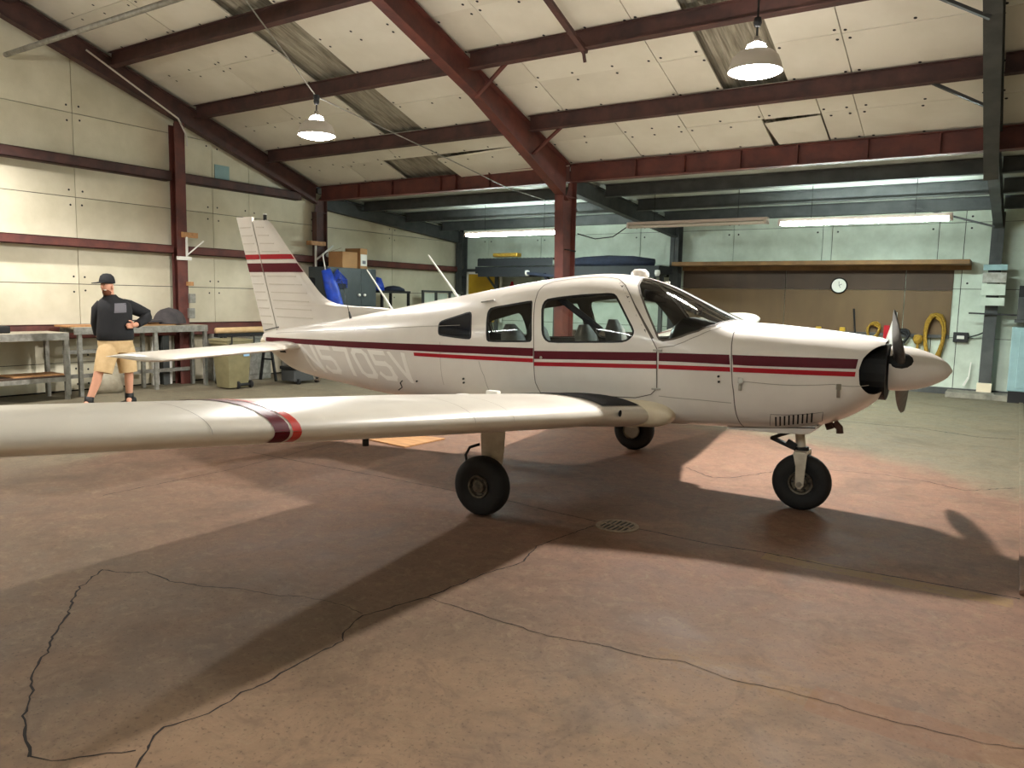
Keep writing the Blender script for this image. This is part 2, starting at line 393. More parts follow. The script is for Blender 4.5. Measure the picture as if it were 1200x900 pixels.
# ---- back wall
wb = struct(MB().box((XL-.2, YB+.02, 0), (XR+.2, YB+.2, 4.2)).build('wall_back', 'gap'), 'pale green boarded back wall of the lean-to', 'wall')
bx = [-12.4, -11.6, -10.0, -9.3, -7.35, -6.45, -5.2, -3.4, -3.22, -1.35, -.93, .3, 2.4, 4.6, 6.4]
for i in range(len(bx)-1):
    for z0, z1 in ((.12, 1.05), (1.06, 1.95), (1.96, 3.16), (3.17, 3.7)):
        bd = MB().box((bx[i]+.006, YB-rb.uniform(.004, .014), z0), (bx[i+1]-.006, YB+.02, z1)).build('wall_board', 'backboard', wb)
        if z0 > 1.9 and bx[i+1]-bx[i] > .5: dots([(bx[i]+.1, z0+.1), (bx[i+1]-.1, z0+.1), (bx[i]+.1, z1-.1), (bx[i+1]-.1, z1-.1)], lambda u, v: (u, YB-.017, v), .02).build('fasteners', 'fastener', bd, recalc=False)['kind'] = 'stuff'
MB().box((XL, YB-.06, 0), (XR, YB+.01, .12)).build('sill', 'greysteel', wb)
# ---- unseen walls
struct(MB().box((XR, YF-.2, 0), (XR+.2, YB+.2, 7.2)).build('wall_right', 'wallboard_b'), 'cream boarded end wall out of view to the right', 'wall')
struct(MB().box((XL-.2, YF-.2, 0), (XR+.2, YF, 4.4)).build('wall_front', 'wallboard_b'), 'cream boarded long wall behind the viewer', 'wall')

# ---- roof: corrugated sheet + insulation boards
def corr_sheet(name, x0, x1, ya_, yb_, zf, off, pitch, amp, parent=None):
    n = int((x1-x0)/pitch*4); mb = MB(); vs = []
    prof = [0, 1, 1, 0]
    for i in range(n+1):
        x = x0+(x1-x0)*i/n; h = amp*prof[i % 4]
        vs += [(x, ya_, zf(ya_)+off+h), (x, yb_, zf(yb_)+off+h)]
    mb.add(vs, [(2*i, 2*i+1, 2*i+3, 2*i+2) for i in range(n)])
    return mb.build(name, 'corr', parent, recalc=False)
ce = struct(corr_sheet('ceiling', XL-.2, XR+.2, YRIDGE, YE+.25, roof, .07, .2, .035), 'corrugated metal roof lined with cream insulation boards', 'ceiling')
MB().add([(XL-.2, YRIDGE, roof(YRIDGE)+.15), (XR+.2, YRIDGE, roof(YRIDGE)+.15), (XR+.2, YE+.25, roof(YE)+.07), (XL-.2, YE+.25, roof(YE)+.07)], [(0, 1, 2, 3)]).build('roof_deck', 'corr', ce)
MB().add([(XL-.2, YRIDGE, roof(YRIDGE)+.12), (XR+.2, YRIDGE, roof(YRIDGE)+.12), (XR+.2, YF-.2, roof(YF)+.05), (XL-.2, YF-.2, roof(YF)+.05)], [(0, 1, 2, 3)]).build('front_slope', 'board', ce)
missing = [(-9.2, -8.35, 5.4, 9.95), (-9.95, -8.65, 10.75, 11.5), (-3.38, -2.58, 5.4, 9.95)]
xc = [-12.45, -10.5, -9.2, -8.35, -6.4, -5.72, -3.98, -3.38, -2.58, -1.85, -.42, 2.0, 4.2, 6.45]
yrows = [11.42, 10.72, 10.0, 9.25, 8.5, 7.75, 7.0, 6.25, 5.5, 4.6, 3.6, YRIDGE+.02]
mesh_cache = {}
for j in range(len(yrows)-1):
    yb_, ya_ = yrows[j]-.004, yrows[j+1]+.004
    cols = list(xc)
    if j < 2: cols = [-12.45, -10.9, -9.95, -8.65, -6.4, -5.1, -4.15, -2.33, -1.9, -.42, 2.0, 4.2, 6.45]
    if j == 1: cols = [-12.45, -10.5, -9.5, -8.65, -6.4, -5.1, -4.15, -3.05, -2.33, -1.9, -.42, 2.0, 4.2, 6.45]
    for i in range(len(cols)-1):
        x0, x1 = cols[i]+.006, cols[i+1]-.006; xm, ym = (x0+x1)/2, (ya_+yb_)/2
        if any(a < xm < b_ and c < ym < d for a, b_, c, d in missing): continue
        sag0, sag1 = rb.uniform(0, .012), rb.uniform(0, .012); t = .025
        if j == 0 and abs(xm+7.5) < .8: sag1 += .02; ya_l = ya_-.0
        droop = 0.09 if (j == 0 and -8.66 < x0 < -8.5) else 0
        vs = [(x0, ya_, roof(ya_)-sag0-droop), (x1, ya_, roof(ya_)-sag0), (x1, yb_, roof(yb_)-sag1), (x0, yb_, roof(yb_)-sag1-droop*.3)]
        if j == 0 and -4.16 < x0 < -4.0:
            vs[2] = (x1-.75, yb_, vs[2][2]); vs[1] = (x1-.75, vs[1][1], vs[1][2])
        vs += [(a, b_, c+t) for a, b_, c in vs]
        bd = MB().add(vs, [(0,1,2,3),(4,5,6,7),(0,1,5,4),(1,2,6,5),(2,3,7,6),(3,0,4,7)]).build('ceiling_board', rb.choice(['board', 'board', 'board_b']), ce)
        if x0 < .2 and j < 8:
            ds = []
            nx = max(2, int(round((x1-x0)/.62))+1)
            for k in range(nx):
                u = x0+.07+(x1-x0-.14)*k/(nx-1)
                for v in (ya_+.07, yb_-.07):
                    if rb.random() < .85: ds.append((u+rb.uniform(-.04, .04), v+rb.uniform(-.02, .02)))
            dots(ds, lambda u, v: (u, v, roof(v)-.016-droop), .019).build('fasteners', 'fastener', bd, recalc=False)['kind'] = 'stuff'
# loose drooped replacement board over the torn corner
MB().add([(-3.05, 10.74, roof(10.74)-.05), (-2.34, 10.74, roof(10.74)-.02), (-2.34, 11.36, roof(11.36)-.02), (-3.0, 11.36, roof(11.36)-.02)], [(0, 1, 2, 3)]).build('ceiling_board', 'board', ce)
# lean-to roof
lc = MB()
lc.add([(XL-.2, YE+.13, lroof(YE+.13)), (XR+.2, YE+.13, lroof(YE+.13)), (XR+.2, YB+.2, lroof(YB+.2)), (XL-.2, YB+.2, lroof(YB+.2)),
        (XL-.2, YE+.13, lroof(YE)+.08), (XR+.2, YE+.13, lroof(YE)+.08), (XR+.2, YB+.2, lroof(YB)+.08), (XL-.2, YB+.2, lroof(YB)+.08)],
       [(0,1,2,3),(4,5,6,7),(0,1,5,4),(1,2,6,5),(2,3,7,6),(3,0,4,7)])
lc = struct(lc.build('trim_2', 'insul'), 'white foil insulated low roof of the lean-to', 'ceiling')
# sagging insulation blanket
mb = MB(); n = 16
vs = []
for i in range(n+1):
    x = -8.4+1.5*i/n; d = .1*math.exp(-((x+7.65)/.28)**2)
    for k, y in enumerate((11.7, 12.05, 12.4)): vs.append((x, y, lroof(y)-.006-d*(1 if k == 1 else .25)))
mb.add(vs, [(3*i+k, 3*i+k+1, 3*i+4+k, 3*i+3+k) for i in range(n) for k in (0, 1)]).build('sagging_blanket', 'insul', lc, smooth=True)

# ---- steel: I-beam section helper along a polyline in the YZ plane at X
def ibeam_yz(mb, x, top, bot, fwid, tf=.014, tw=.01):
    """top / bot: lists of (y,z) of the outer flange faces, same length"""
    n = len(top)
    mb.prism(list(top)+list(bot)[::-1], x-tw/2, x+tw/2, 'x')
    for line in (top, bot):
        for i in range(n-1):
            (ya_, za), (yb_, zb) = line[i], line[i+1]
            mb.bar((x, ya_, za), (x, yb_, zb), fwid, tf)
    return mb
def rafter_lines(y0, y1, d0, d1, yh):
    ys = [y0, yh, y1]; top = [(y, roof(y)-.07) for y in ys]
    bot = [(y0, roof(y0)-.07-d0), (yh, roof(yh)-.07-d0), (y1, roof(y1)-.07-d1)]
    return top, bot
frame_lab = ['dark red steel portal frame against the left gable wall', 'red oxide steel portal frame behind the aircraft cabin',
             'grey steel frame post and rafter seen edge-on at right', 'steel portal frame out of view to the right']
for k, x in enumerate(FR):
    pf = empty('portal_frame', (x, YE, 0), 0, frame_lab[k], 'steel frame')
    off = lambda o: setattr(o, 'location', (-x, -YE, 0)) or o
    d0, d1 = (.33, .34) if k == 0 else (.34, .58)
    rm = 'darksteel' if k == 0 else ('greysteel' if k == 2 else 'redsteel')
    fwid = .16 if k else .14
    t, b_ = rafter_lines(YRIDGE, YE-.12 if k != 2 else YE, d0, d1, 8.7)
    off(ibeam_yz(MB(), x, t, b_, fwid).build('rafter', rm, pf))
    t2 = [(2*YRIDGE-y, z) for y, z in t]; b2 = [(2*YRIDGE-y, z) for y, z in b_]
    off(ibeam_yz(MB(), x, t2, b2, fwid).build('rafter', rm, pf))
    # far eave column, tapered (frame at the right has none: its rafter runs on to the back wall)
    if k != 2:
        mb = MB(); yo = YE+.12; wi, wt = (.26, .28) if k == 0 else (.3, .44)
        zt = roof(YE)-.45
        mb.prism([(yo, 0), (yo, roof(YE)-.08), (YE-.12, roof(YE-.12)-.08-d1), (yo-wt, zt-.1), (yo-wi, 0)], x-.005, x+.005, 'x')
        mb.bar((x, yo, 0), (x, yo, roof(YE)-.1), fwid, .014, (0, 1, 0)); mb.bar((x, yo-wi, 0), (x, yo-wt, zt-.1), fwid, .014, (0, 1, 0))
        mb.bar((x, yo-wt-.02, zt-.1), (x, yo, zt-.1), fwid, .014)
        off(mb.build('column', 'redsteel' if k != 0 else 'darksteel', pf))
    # near side column (behind the viewer)
    mb = MB(); yo = 2*YRIDGE-YE-.1
    mb.prism([(yo, 0), (yo, roof(yo)-.1), (yo+.44, roof(yo)-.2), (yo+.3, 0)], x-.005, x+.005, 'x'); mb.bar((x, yo+.3, 0), (x, yo+.44, roof(yo)-.2), fwid, .014, (0, 1, 0))
    off(mb.build('column', rm, pf))
    # lean-to rafter and back wall post
    lt = [(YE+.14, lroof(YE)-.09), (YB-.3, lroof(YB)-.09)]; lb = [(YE+.14, lroof(YE)-.36), (YB-.3, lroof(YB)-.38)]
    off(ibeam_yz(MB(), x, lt, lb, .14).build('lean_to_rafter', 'greysteel', pf))
    mb = MB(); mb.prism([(YB-.32, .1), (YB-.1, .1), (YB-.1, lroof(YB)-.1), (YB-.36, lroof(YB)-.1)], x-.005, x+.005, 'x')
    mb.bar((x, YB-.33, .1), (x, YB-.33, lroof(YB)-.1), .19, .014, (0, 1, 0)); mb.bar((x, YB-.1, .1), (x, YB-.1, lroof(YB)-.1), .19, .014, (0, 1, 0))
    off(mb.build('back_post', 'greysteel', pf))
    if k in (1, 2):      # flange braces
        for (yy, xo) in ((8.55, 1), (10.05, 1)):
            sgn = 1 if k == 1 else -1
            off(MB().bar((x+sgn*.02, yy+.16, roof(yy)-.07-.42), (x+sgn*.62, yy, roof(yy)-.17), .05, .03).build('flange_brace', rm, pf))
    if k == 2: off(MB().bar((x-.03, 15.3, 2.97), (x-1.35, 15.3, lroof(15.3)-.1), .06, .03).build('flange_brace', 'greysteel', pf))
    if k == 1:
        mb = MB(); mb.tube([(x+.02, 11.26, 2.44), (x+.09, 11.3, 2.43), (x+.1, 11.5, 2.42)], .012, 6)
        off(mb.build('tie_wire', 'black', pf))
# gable intermediate post
gp = MB(); gx = -12.3
gp.bar((gx-.07, 8.14, 0), (gx-.07, 8.14, roof(8.14)-.5), .19, .014, (1, 0, 0)); gp.bar((gx+.09, 8.14, 0), (gx+.09, 8.14, roof(8.14)-.45), .19, .014, (1, 0, 0)); gp.box((gx-.07, 8.135, 0), (gx+.09, 8.145, roof(8.14)-.45))
gpo = empty('gable_post', (gx, 8.14, 0), 0, 'red steel post midway along the left gable wall', 'steel post')
o = gp.build('post', 'redsteel', gpo); o.location = (-gx, -8.14, 0)
o = MB().tube([(gx+.13, 8.25, 4.1), (gx+.13, 8.25, roof(8.25)-.62), (gx+.13, 8.1, roof(8.1)-.42), (gx+.1, 6.6, roof(6.6)-.2)], .016, 6).build('conduit', 'lampmetal', gpo); o.location = (-gx, -8.14, 0)
o = MB().box((gx+.1, 8.12, 2.55), (gx+.14, 8.42, 2.64)).build('wood_block', 'wood', gpo); o.location = (-gx, -8.14, 0)
o = MB().bar((gx+.13, 8.2, 2.56), (gx+.13, 8.2, 2.22), .03, .03).bar((gx+.13, 8.22, 2.26), (gx+.3, 8.42, 2.5), .02, .02).box((gx+.1, 8.02, 2.16), (gx+.15, 8.28, 2.22)).build('bracket', 'white', gpo); o.location = (-gx, -8.14, 0)
for (y, z, hh) in ((8.27, 1.42, .16), (8.25, 1.15, .18), (8.24, 1.72, .07)):
    o = MB().box((gx+.1, y-.05, z), (gx+.16, y+.06, z+hh)).build('switch_box', 'galv' if z < 1.6 else 'wood', gpo, bevel=.006); o.location = (-gx, -8.14, 0)
# gable girts (channels)
for nm, z0, z1, mt in (('top', 3.50, 3.66, 'darksteel'), ('middle', 2.27, 2.41, 'redsteel'), ('lowest', .85, 1.07, 'redsteel')):
    mb = MB()
    for (a, b_) in ((YF, 8.04), (8.24, YE-.16), (YE+.13, YB-.4)):
        if nm == 'top' and a > 8 : b_ = min(b_, 10.9)
        if nm == 'top' and a > YE: continue
        mb.box((XL+.02, a, z0), (XL+.2, b_, z0+.012)).box((XL+.02, a, z1-.012), (XL+.2, b_, z1)).box((XL+.188, a, z0), (XL+.2, b_, z1))
    o = mb.build('girt', mt); tag(o, nm+' red steel girt running along the left gable wall', 'girt', 'gable wall girts')
# main roof purlins, one continuous thing each, split at frames
pl = [(3.9, 'highest dark red roof purlin toward the ridge'), (5.5, 'dark red purlin high at the upper left corner'), (7.0, 'dark red purlin above the one that carries the lamps'),
      (8.48, 'dark red roof purlin from which both pendant lamps hang'), (10.0, 'dark red purlin next above the eave beam')]
for y, lab in pl:
    mb = MB(); z1 = roof(y)-.005; z0 = z1-.2
    for k in range(3):
        a, b_ = FR[k]+.09, FR[k+1]-.09
        mb.box((a, y, z0), (b_, y+.01, z1)).box((a, y-.06, z0-.012), (b_, y+.07, z0)).box((a, y-.06, z1-.008), (b_, y+.07, z1))
    tag(mb.build('purlin', 'darksteel'), lab, 'purlin', 'main roof purlins')
es = empty('eave_beam', (-6.4, YE, 3.6), 0, 'red steel eave beam with small stiffeners between main roof and lean-to', 'beam')
mb = MB(); z1 = roof(YE)-.02; z0 = z1-.27
for k in range(3):
    a, b_ = FR[k]+.012, FR[k+1]-.012
    mb.box((a, YE+.02, z0), (b_, YE+.03, z1)).box((a, YE-.06, z0-.014), (b_, YE+.1, z0)).box((a, YE-.06, z1-.01), (b_, YE+.1, z1))
o = mb.build('beam', 'redsteel', es); o.location = (6.4, -YE, -3.6)
for x in (-11.2, -10.3, -9.1, -8.75, -8.0, -5.2, -4.4, -3.55, -2.75, -1.85, -1.0):
    o = MB().box((x-.006, YE-.05, z0), (x+.006, YE+.02, z1)).build('stiffener', 'redsteel', es); o.location = (6.4, -YE, -3.6)
for y, lab in ((12.6, 'dark lean-to purlin nearest the eave beam'), (14.0, 'middle dark lean-to purlin above the fluorescent lights'), (15.35, 'dark lean-to purlin nearest the back wall')):
    mb = MB(); z1 = lroof(y)-.005; z0 = z1-.2
    for k in range(3):
        a, b_ = FR[k]+.08, FR[k+1]-.08
        mb.box((a, y, z0), (b_, y+.012, z1)).box((a, y-.07, z0-.012), (b_, y+.06, z0)).box((a, y-.07, z1-.01), (b_, y+.06, z1))
    tag(mb.build('purlin', 'greysteel'), lab, 'purlin', 'lean-to purlins')
# back wall girt
tag(MB().box((XL+.1, YB-.22, 2.16), (-6.6, YB-.02, 2.34)).box((XL+.1, YB-.24, 2.34), (-6.6, YB-.02, 2.355)).build('girt', 'greysteel'), 'dark girt along the back wall left of the brown board', 'girt')
# dark pipe along the roof near upper left and drooping strap rod
tag(MB().tube([(-12.4, 5.55, 4.93), (-6.5, 5.55, 4.93)], .036, 10).build('pipe', 'galv', smooth=40), 'grey conduit pipe crossing the upper left corner under the roof', 'pipe')
tag(MB().bar((-4.6, 7.1, roof(7.1)-.22), (-4.6, 8.5, roof(8.5)-.24), .07, .05).bar((-4.6, 8.42, roof(8.42)-.2), (-4.6, 8.5, roof(8.5)-.36), .03, .03).build('steel_strut', 'darksteel'), 'dark steel strut hanging between two purlins near the top', 'strut')
tag(MB().tube([(-7.3, 5.56, 4.9), (-7.3, 6.715, 3.99), (-7.4, 9.0, 3.75), (-7.5, 11.2, 3.5), (-7.6, 13.9, 3.40)], .008, 6).build('lamp_cable', 'galv'), 'thin pale cable from the conduit past the lamp to the lean-to', 'cable')

# ================================================================== AIRCRAFT
AC = empty('light_aircraft', (-.36, 6.285, 0), .053, 'white low wing propeller aircraft with maroon and red stripes lettered N5705V', 'airplane')
def L3(xa, ya, z): return (-xa, -ya, z)        # aft, right wing, up -> local
ST = [
(.43,1.362,1.14,.965,.36,2.6,2.4),(.47,1.372,1.14,.915,.415,2.8,2.5),(.55,1.385,1.13,.845,.455,2.9,2.6),(.68,1.402,1.12,.765,.48,2.9,2.8),
(.85,1.420,1.11,.70,.50,2.9,3.0),(1.05,1.437,1.10,.66,.512,2.9,3.2),(1.30,1.455,1.10,.642,.525,2.9,3.4),(1.48,1.466,1.10,.632,.532,2.9,3.5),
(1.62,1.522,1.10,.625,.538,2.75,3.5),(1.85,1.632,1.10,.615,.547,2.6,3.6),(2.05,1.726,1.10,.608,.553,2.55,3.6),(2.25,1.795,1.10,.603,.557,2.55,3.6),
(2.45,1.832,1.10,.60,.56,2.6,3.6),(2.65,1.842,1.10,.60,.56,2.65,3.6),(2.95,1.822,1.10,.60,.56,2.65,3.6),(3.35,1.770,1.10,.60,.555,2.6,3.6),
(3.75,1.703,1.10,.595,.535,2.5,3.5),(4.15,1.633,1.09,.59,.495,2.4,3.3),(4.60,1.556,1.08,.592,.435,2.3,3.0),(5.10,1.468,1.07,.606,.36,2.2,2.8),
(5.60,1.385,1.06,.652,.28,2.2,2.6),(6.10,1.305,1.06,.70,.20,2.2,2.4),(6.50,1.24,1.06,.775,.135,2.2,2.3),(6.80,1.19,1.06,.92,.08,2.2,2.2),(6.98,1.15,1.07,1.02,.03,2.2,2.2)]
def stat(x):
    if x <= ST[0][0]: return ST[0][1:]
    if x >= ST[-1][0]: return ST[-1][1:]
    for i in range(len(ST)-1):
        if ST[i][0] <= x <= ST[i+1][0]: break
    x0, x1 = ST[i][0], ST[i+1][0]; h = x1-x0; t = (x-x0)/h; out = []
    for k in range(1, 7):
        y0, y1 = ST[i][k], ST[i+1][k]; d = (y1-y0)/h
        m0 = d if i == 0 else (y1-ST[i-1][k])/(x1-ST[i-1][0]); m1 = d if i+2 >= len(ST) else (ST[i+2][k]-y0)/(ST[i+2][0]-x0)
        t2 = t*t; t3 = t2*t
        out.append((2*t3-3*t2+1)*y0+(t3-2*t2+t)*h*m0+(-2*t3+3*t2)*y1+(t3-t2)*h*m1)
    return out
def hull(x, th):
    zt, zc, zb, w_, nu, nl = stat(x); c, s = max(0, math.cos(th)), math.sin(th)
    if s >= 0: return w_*c**(2/nu), zc+(zt-zc)*s**(2/nu)
    return w_*c**(2/nl), zc-(zc-zb)*(-s)**(2/nl)
def theta(x, z):
    zt, zc, zb, w_, nu, nl = stat(x)
    if z >= zc: return math.asin(min(1, ((z-zc)/(zt-zc))**(nu/2)))
    return -math.asin(min(1, ((zc-z)/(zc-zb))**(nl/2)))
def hp(x, th): y, z = hull(x, th); return Vector((x, y, z))
def hnorm(x, th):
    a, b_ = max(-PI/2, th-.03), min(PI/2, th+.03); tt = hp(x, b_)-hp(x, a)
    x0, x1 = max(.43, x-.02), min(6.98, x+.02); tx = hp(x1, th)-hp(x0, th)
    n = tx.cross(tt); n.normalize()
    c = Vector((0, 1, 0))*math.cos(th)+Vector((0, 0, 1))*math.sin(th)
    if n.dot(c) < 0: n = -n
    if abs(abs(th)-PI/2) < .02: n.y = 0; n.normalize()
    return n
def on_hull(x, z, off=0.): th = theta(x, z); return hp(x, th)+hnorm(x, th)*off
def chaikin(p, it=2):
    for _ in range(it):
        q = []
        for i in range(len(p)):
            a, b_ = p[i], p[(i+1) % len(p)]
            q += [(a[0]*.78+b_[0]*.22, a[1]*.78+b_[1]*.22), (a[0]*.22+b_[0]*.78, a[1]*.22+b_[1]*.78)]
        p = q
    return p
def dens(p, closed=True, step=.05):
    out = []; n = len(p)
    for i in range(n if closed else n-1):
        a, b_ = p[i], p[(i+1) % n]; k = max(1, int(math.hypot(a[0]-b_[0], (a[1]-b_[1])*.5)/step))
        out += [(a[0]+(b_[0]-a[0])*j/k, a[1]+(b_[1]-a[1])*j/k) for j in range(k)]
    if not closed: out.append(p[-1])
    return out
TOP = PI/2-.035
P_DOOR = [(3.027,-.364),(3.073,-.186),(3.09,-.006),(3.097,.134),(3.117,.383),(3.14,.634),(3.15,.88),(3.13,1.05),(3.05,1.14),(2.8,1.19),(2.55,1.19),(2.46,1.16),(2.374,1.016),(2.226,.631),(2.115,.386),(2.008,.159),(2.001,.001),(1.995,-.142),(2.043,-.232),(2.172,-.305),(2.503,-.323),(2.815,-.330)]
P_WD = chaikin([(3.035,.378),(3.057,.565),(3.04,.679),(2.963,.699),(2.766,.726),(2.578,.751),(2.47,.787),(2.423,.779),(2.37,.665),(2.291,.488),(2.214,.327),(2.213,.276),(2.252,.206),(2.315,.177),(2.589,.142),(2.941,.128),(2.991,.156),(3.021,.223)], 1)
P_W2 = chaikin([(3.603,.432),(3.611,.583),(3.591,.645),(3.378,.662),(3.185,.69),(3.175,.66),(3.145,.384),(3.125,.15),(3.14,.133),(3.317,.132),(3.555,.134),(3.58,.16)], 1)
P_W3 = chaikin([(4.162,.466),(4.126,.511),(3.971,.564),(3.831,.618),(3.80,.584),(3.774,.386),(3.757,.193),(3.775,.17),(3.946,.204),(4.125,.252),(4.148,.29)], 1)
P_WS = [(2.31,TOP),(2.305,1.4),(2.29,1.269),(2.272,1.092),(2.219,.886),(2.134,.637),(2.046,.402),(2.01,.30),(1.995,.275),(1.969,.268),(1.888,.319),(1.827,.384),(1.712,.562),(1.607,.854),(1.541,1.213),(1.515,TOP)]
P_CW = [(1.445,PI/2),(1.443,1.077),(1.454,.794),(1.444,.417),(1.429,.035),(1.404,-.15),(1.387,-.556),(1.36,-1.1),(1.355,-PI/2)]
P_IN = [(.40, 1.15), (.445, .95), (.50, .62), (.545, .32), (.565, .05), (.555, -.15), (.50, -.5), (.44, -.8), (.40, -.95)]
def inpoly(p, poly):
    x, y = p; c = False; n = len(poly)
    for i in range(n):
        (x1, y1), (x2, y2) = poly[i], poly[(i+1) % n]
        if (y1 > y) != (y2 > y) and x < (x2-x1)*(y-y1)/(y2-y1)+x1: c = not c
    return c
def cwx(th):
    for i in range(len(P_CW)-1):
        (xa_, ta), (xb, tb) = P_CW[i], P_CW[i+1]
        if tb <= th <= ta: return xb+(xa_-xb)*(th-tb)/(ta-tb)
    return 1.4
def build_side(starboard):
    K = .5; pts = []; edges = []
    xs = [.43, .45, .47, .5, .54, .59, .65, .72]+[.8+.075*i for i in range(83)]; xs = [x for x in xs if x < 6.95]+[6.98]
    NT = 34; ths = [-PI/2+PI*i/NT for i in range(NT+1)]
    loops = [P_WD, P_W2, P_W3, P_WS]+([P_DOOR] if starboard else [])
    lines = []
    for lp in loops:
        d = dens(lp, True, .04); i0 = len(pts); pts += d; edges += [(i0+i, i0+(i+1) % len(d)) for i in range(len(d))]; lines.append(d)
    d = dens(P_CW, False, .05); i0 = len(pts); pts += d; edges += [(i0+i, i0+i+1) for i in range(len(d)-1)]; lines.append(d)
    d = [q for q in dens(P_IN, False, .03) if q[0] > .432]; i0 = len(pts); pts += d; edges += [(i0+i, i0+i+1) for i in range(len(d)-1)]; lines.append(d)
    allc = [q for l in lines for q in l]
    buckets = {}
    for q in allc: buckets.setdefault((int(q[0]/.05), int((q[1]+5)*K/.05)), []).append(q)
    for x in xs:
        for th in ths:
            near = False
            if 0 < abs(th) < PI/2-.001 and .44 < x < 6.9:
                bx_, by_ = int(x/.05), int((th+5)*K/.05)
                for i in (-1, 0, 1):
                    for j in (-1, 0, 1):
                        for q in buckets.get((bx_+i, by_+j), ()):
                            if math.hypot(q[0]-x, (q[1]-th)*K) < .016: near = True
            if not near: pts.append((x, th))
    v2, e2, f2, *_ = geometry.delaunay_2d_cdt([Vector((p[0], p[1]*K)) for p in pts], edges, [], 0, 1e-5)
    prm = [(v.x, v.y/K) for v in v2]; reg = {}
    for f in f2:
        cx = sum(prm[i][0] for i in f)/3; ct = sum(prm[i][1] for i in f)/3; c = (cx, ct)
        if inpoly(c, P_WD): k = 'wd'
        elif inpoly(c, P_W2): k = 'w2'
        elif inpoly(c, P_W3): k = 'w3'
        elif inpoly(c, P_WS): k = 'ws'
        elif starboard and inpoly(c, P_DOOR): k = 'door'
        elif cx < cwx(ct): k = 'cowl'
        else: k = 'skin'
        if k == 'cowl' and inpoly(c, P_IN): k = 'inlet'
        reg.setdefault(k, []).append(tuple(f))
    return prm, reg
def mesh_from(parts, name, mt, parent, off=0., flip=False):
    """parts: list of (prm, faces, side)"""
    vs, ns, fs = [], [], []
    for prm, faces, s in parts:
        mp = {}
        for f in faces:
            g = []
            for i in f:
                if i not in mp:
                    x, th = prm[i]; x = min(6.98, max(.43, x)); th = max(-PI/2, min(PI/2, th)); n = hnorm(x, th); p = hp(x, th)+n*off
                    mp[i] = len(vs); vs.append(L3(p.x, p.y*s, p.z)); ns.append(Vector(L3(n.x, n.y*s, n.z)))
                g.append(mp[i])
            a, b_, c = (Vector(vs[k]) for k in g)
            if (b_-a).cross(c-a).dot(ns[g[0]]) < 0: g = g[::-1]
            if len(set(g)) == 3: fs.append(tuple(g))
    me = bpy.data.meshes.new(name); me.from_pydata(vs, [], fs); me.materials.append(M[mt])
    for p in me.polygons: p.use_smooth = True
    me.normals_split_custom_set_from_vertices([tuple(n) for n in ns])
    return link(name, me, parent)
pr, rr = build_side(True); pl_, rl = build_side(False)
skin = mesh_from([(pr, rr['skin'], 1), (pl_, rl['skin'], -1)], 'fuselage', 'paint', AC)
cowl = mesh_from([(pr, rr['cowl'], 1), (pl_, rl['cowl'], -1)], 'engine_cowling', 'paint', AC)
door = mesh_from([(pr, rr['door'], 1)], 'cabin_door', 'paint', AC, off=.004)
mesh_from([(pr, rr['wd'], 1)], 'door_window', 'glass', door)
for k, nm, mt in (('w2', 'side_window', 'glass'), ('w3', 'rear_window', 'glassdark'), ('ws', 'windshield', 'glass')):
    mesh_from([(pr, rr[k], 1)], nm, mt, AC); mesh_from([(pl_, rl[k], -1)], nm, 'glass', AC)
mesh_from([(pl_, rl['wd'], -1)], 'side_window', 'glass', AC)
def cab(prm, faces): return [f for f in faces if all(1.56 < prm[i][0] < 4.2 for i in f)]
mesh_from([(pr, cab(pr, rr['skin']+rr['door']), 1), (pl_, cab(pl_, rl['skin']), -1)], 'cabin_liner', 'liner', AC, off=-.025)
# ribbons and patches that follow the hull
def ribbon(pts, wd, name, mt, parent, s=1, off=.0025, closed=False, step=.04):
    d = dens(pts, closed, step); n = len(d); vs = []; fs = []
    P = [hp(x, th) for x, th in d]
    for i in range(n):
        a, b_ = P[(i-1) % n if closed else max(0, i-1)], P[(i+1) % n if closed else min(n-1, i+1)]
        nm = hnorm(*d[i]); t = (b_-a).normalized(); sd = t.cross(nm).normalized()*wd/2; q = P[i]+nm*off
        for v in (q-sd, q+sd): vs.append(L3(v.x, v.y*s, v.z))
    k = n if closed else n-1
    fs = [(2*i, 2*i+1, (2*i+3) % (2*n), (2*i+2) % (2*n)) for i in range(k)]
    return MB().add(vs, fs).build(name, mt, parent)
ribbon(P_DOOR, .007, 'door_seam', 'seam', AC, closed=True, off=.0055)
ribbon(P_CW[1:-1], .007, 'cowling_seam', 'seam', AC); ribbon(P_CW[1:-1], .007, 'cowling_seam', 'seam', AC, -1)
for lp, pa in ((P_WD, door), (P_W2, AC), (P_W3, AC), (P_WS, AC)):
    ribbon(lp, .016, 'window_seal', 'black' if lp is not P_WS else 'seam', pa, closed=True, off=.006 if pa is door else .002); ribbon(lp, .016, 'window_seal', 'black', AC, -1, closed=True)
def zr(pts): return [(x, theta(x, z)) for x, z in pts]
ribbon([(2.0, .17), (1.88, .225), (1.80, .31), (1.70, .47), (1.60, .72), (1.52, 1.05)], .006, 'windshield_fairing_seam', 'seamlight', AC)
ribbon(zr([(4.78, 1.30), (4.3, 1.335), (3.9, 1.36)]), .005, 'skin_seam', 'seamlight', AC); ribbon(zr([(6.7, 1.165), (6.2, 1.2), (5.5, 1.25), (4.78, 1.30)]), .005, 'skin_seam', 'seamlight', AC)
ribbon(zr([(3.66, 1.05), (3.6, .92), (3.54, .75)]), .005, 'skin_seam', 'seamlight', AC); ribbon(zr([(4.12, 1.2), (4.1, .95), (4.08, .8)]), .004, 'skin_seam', 'seamlight', AC)
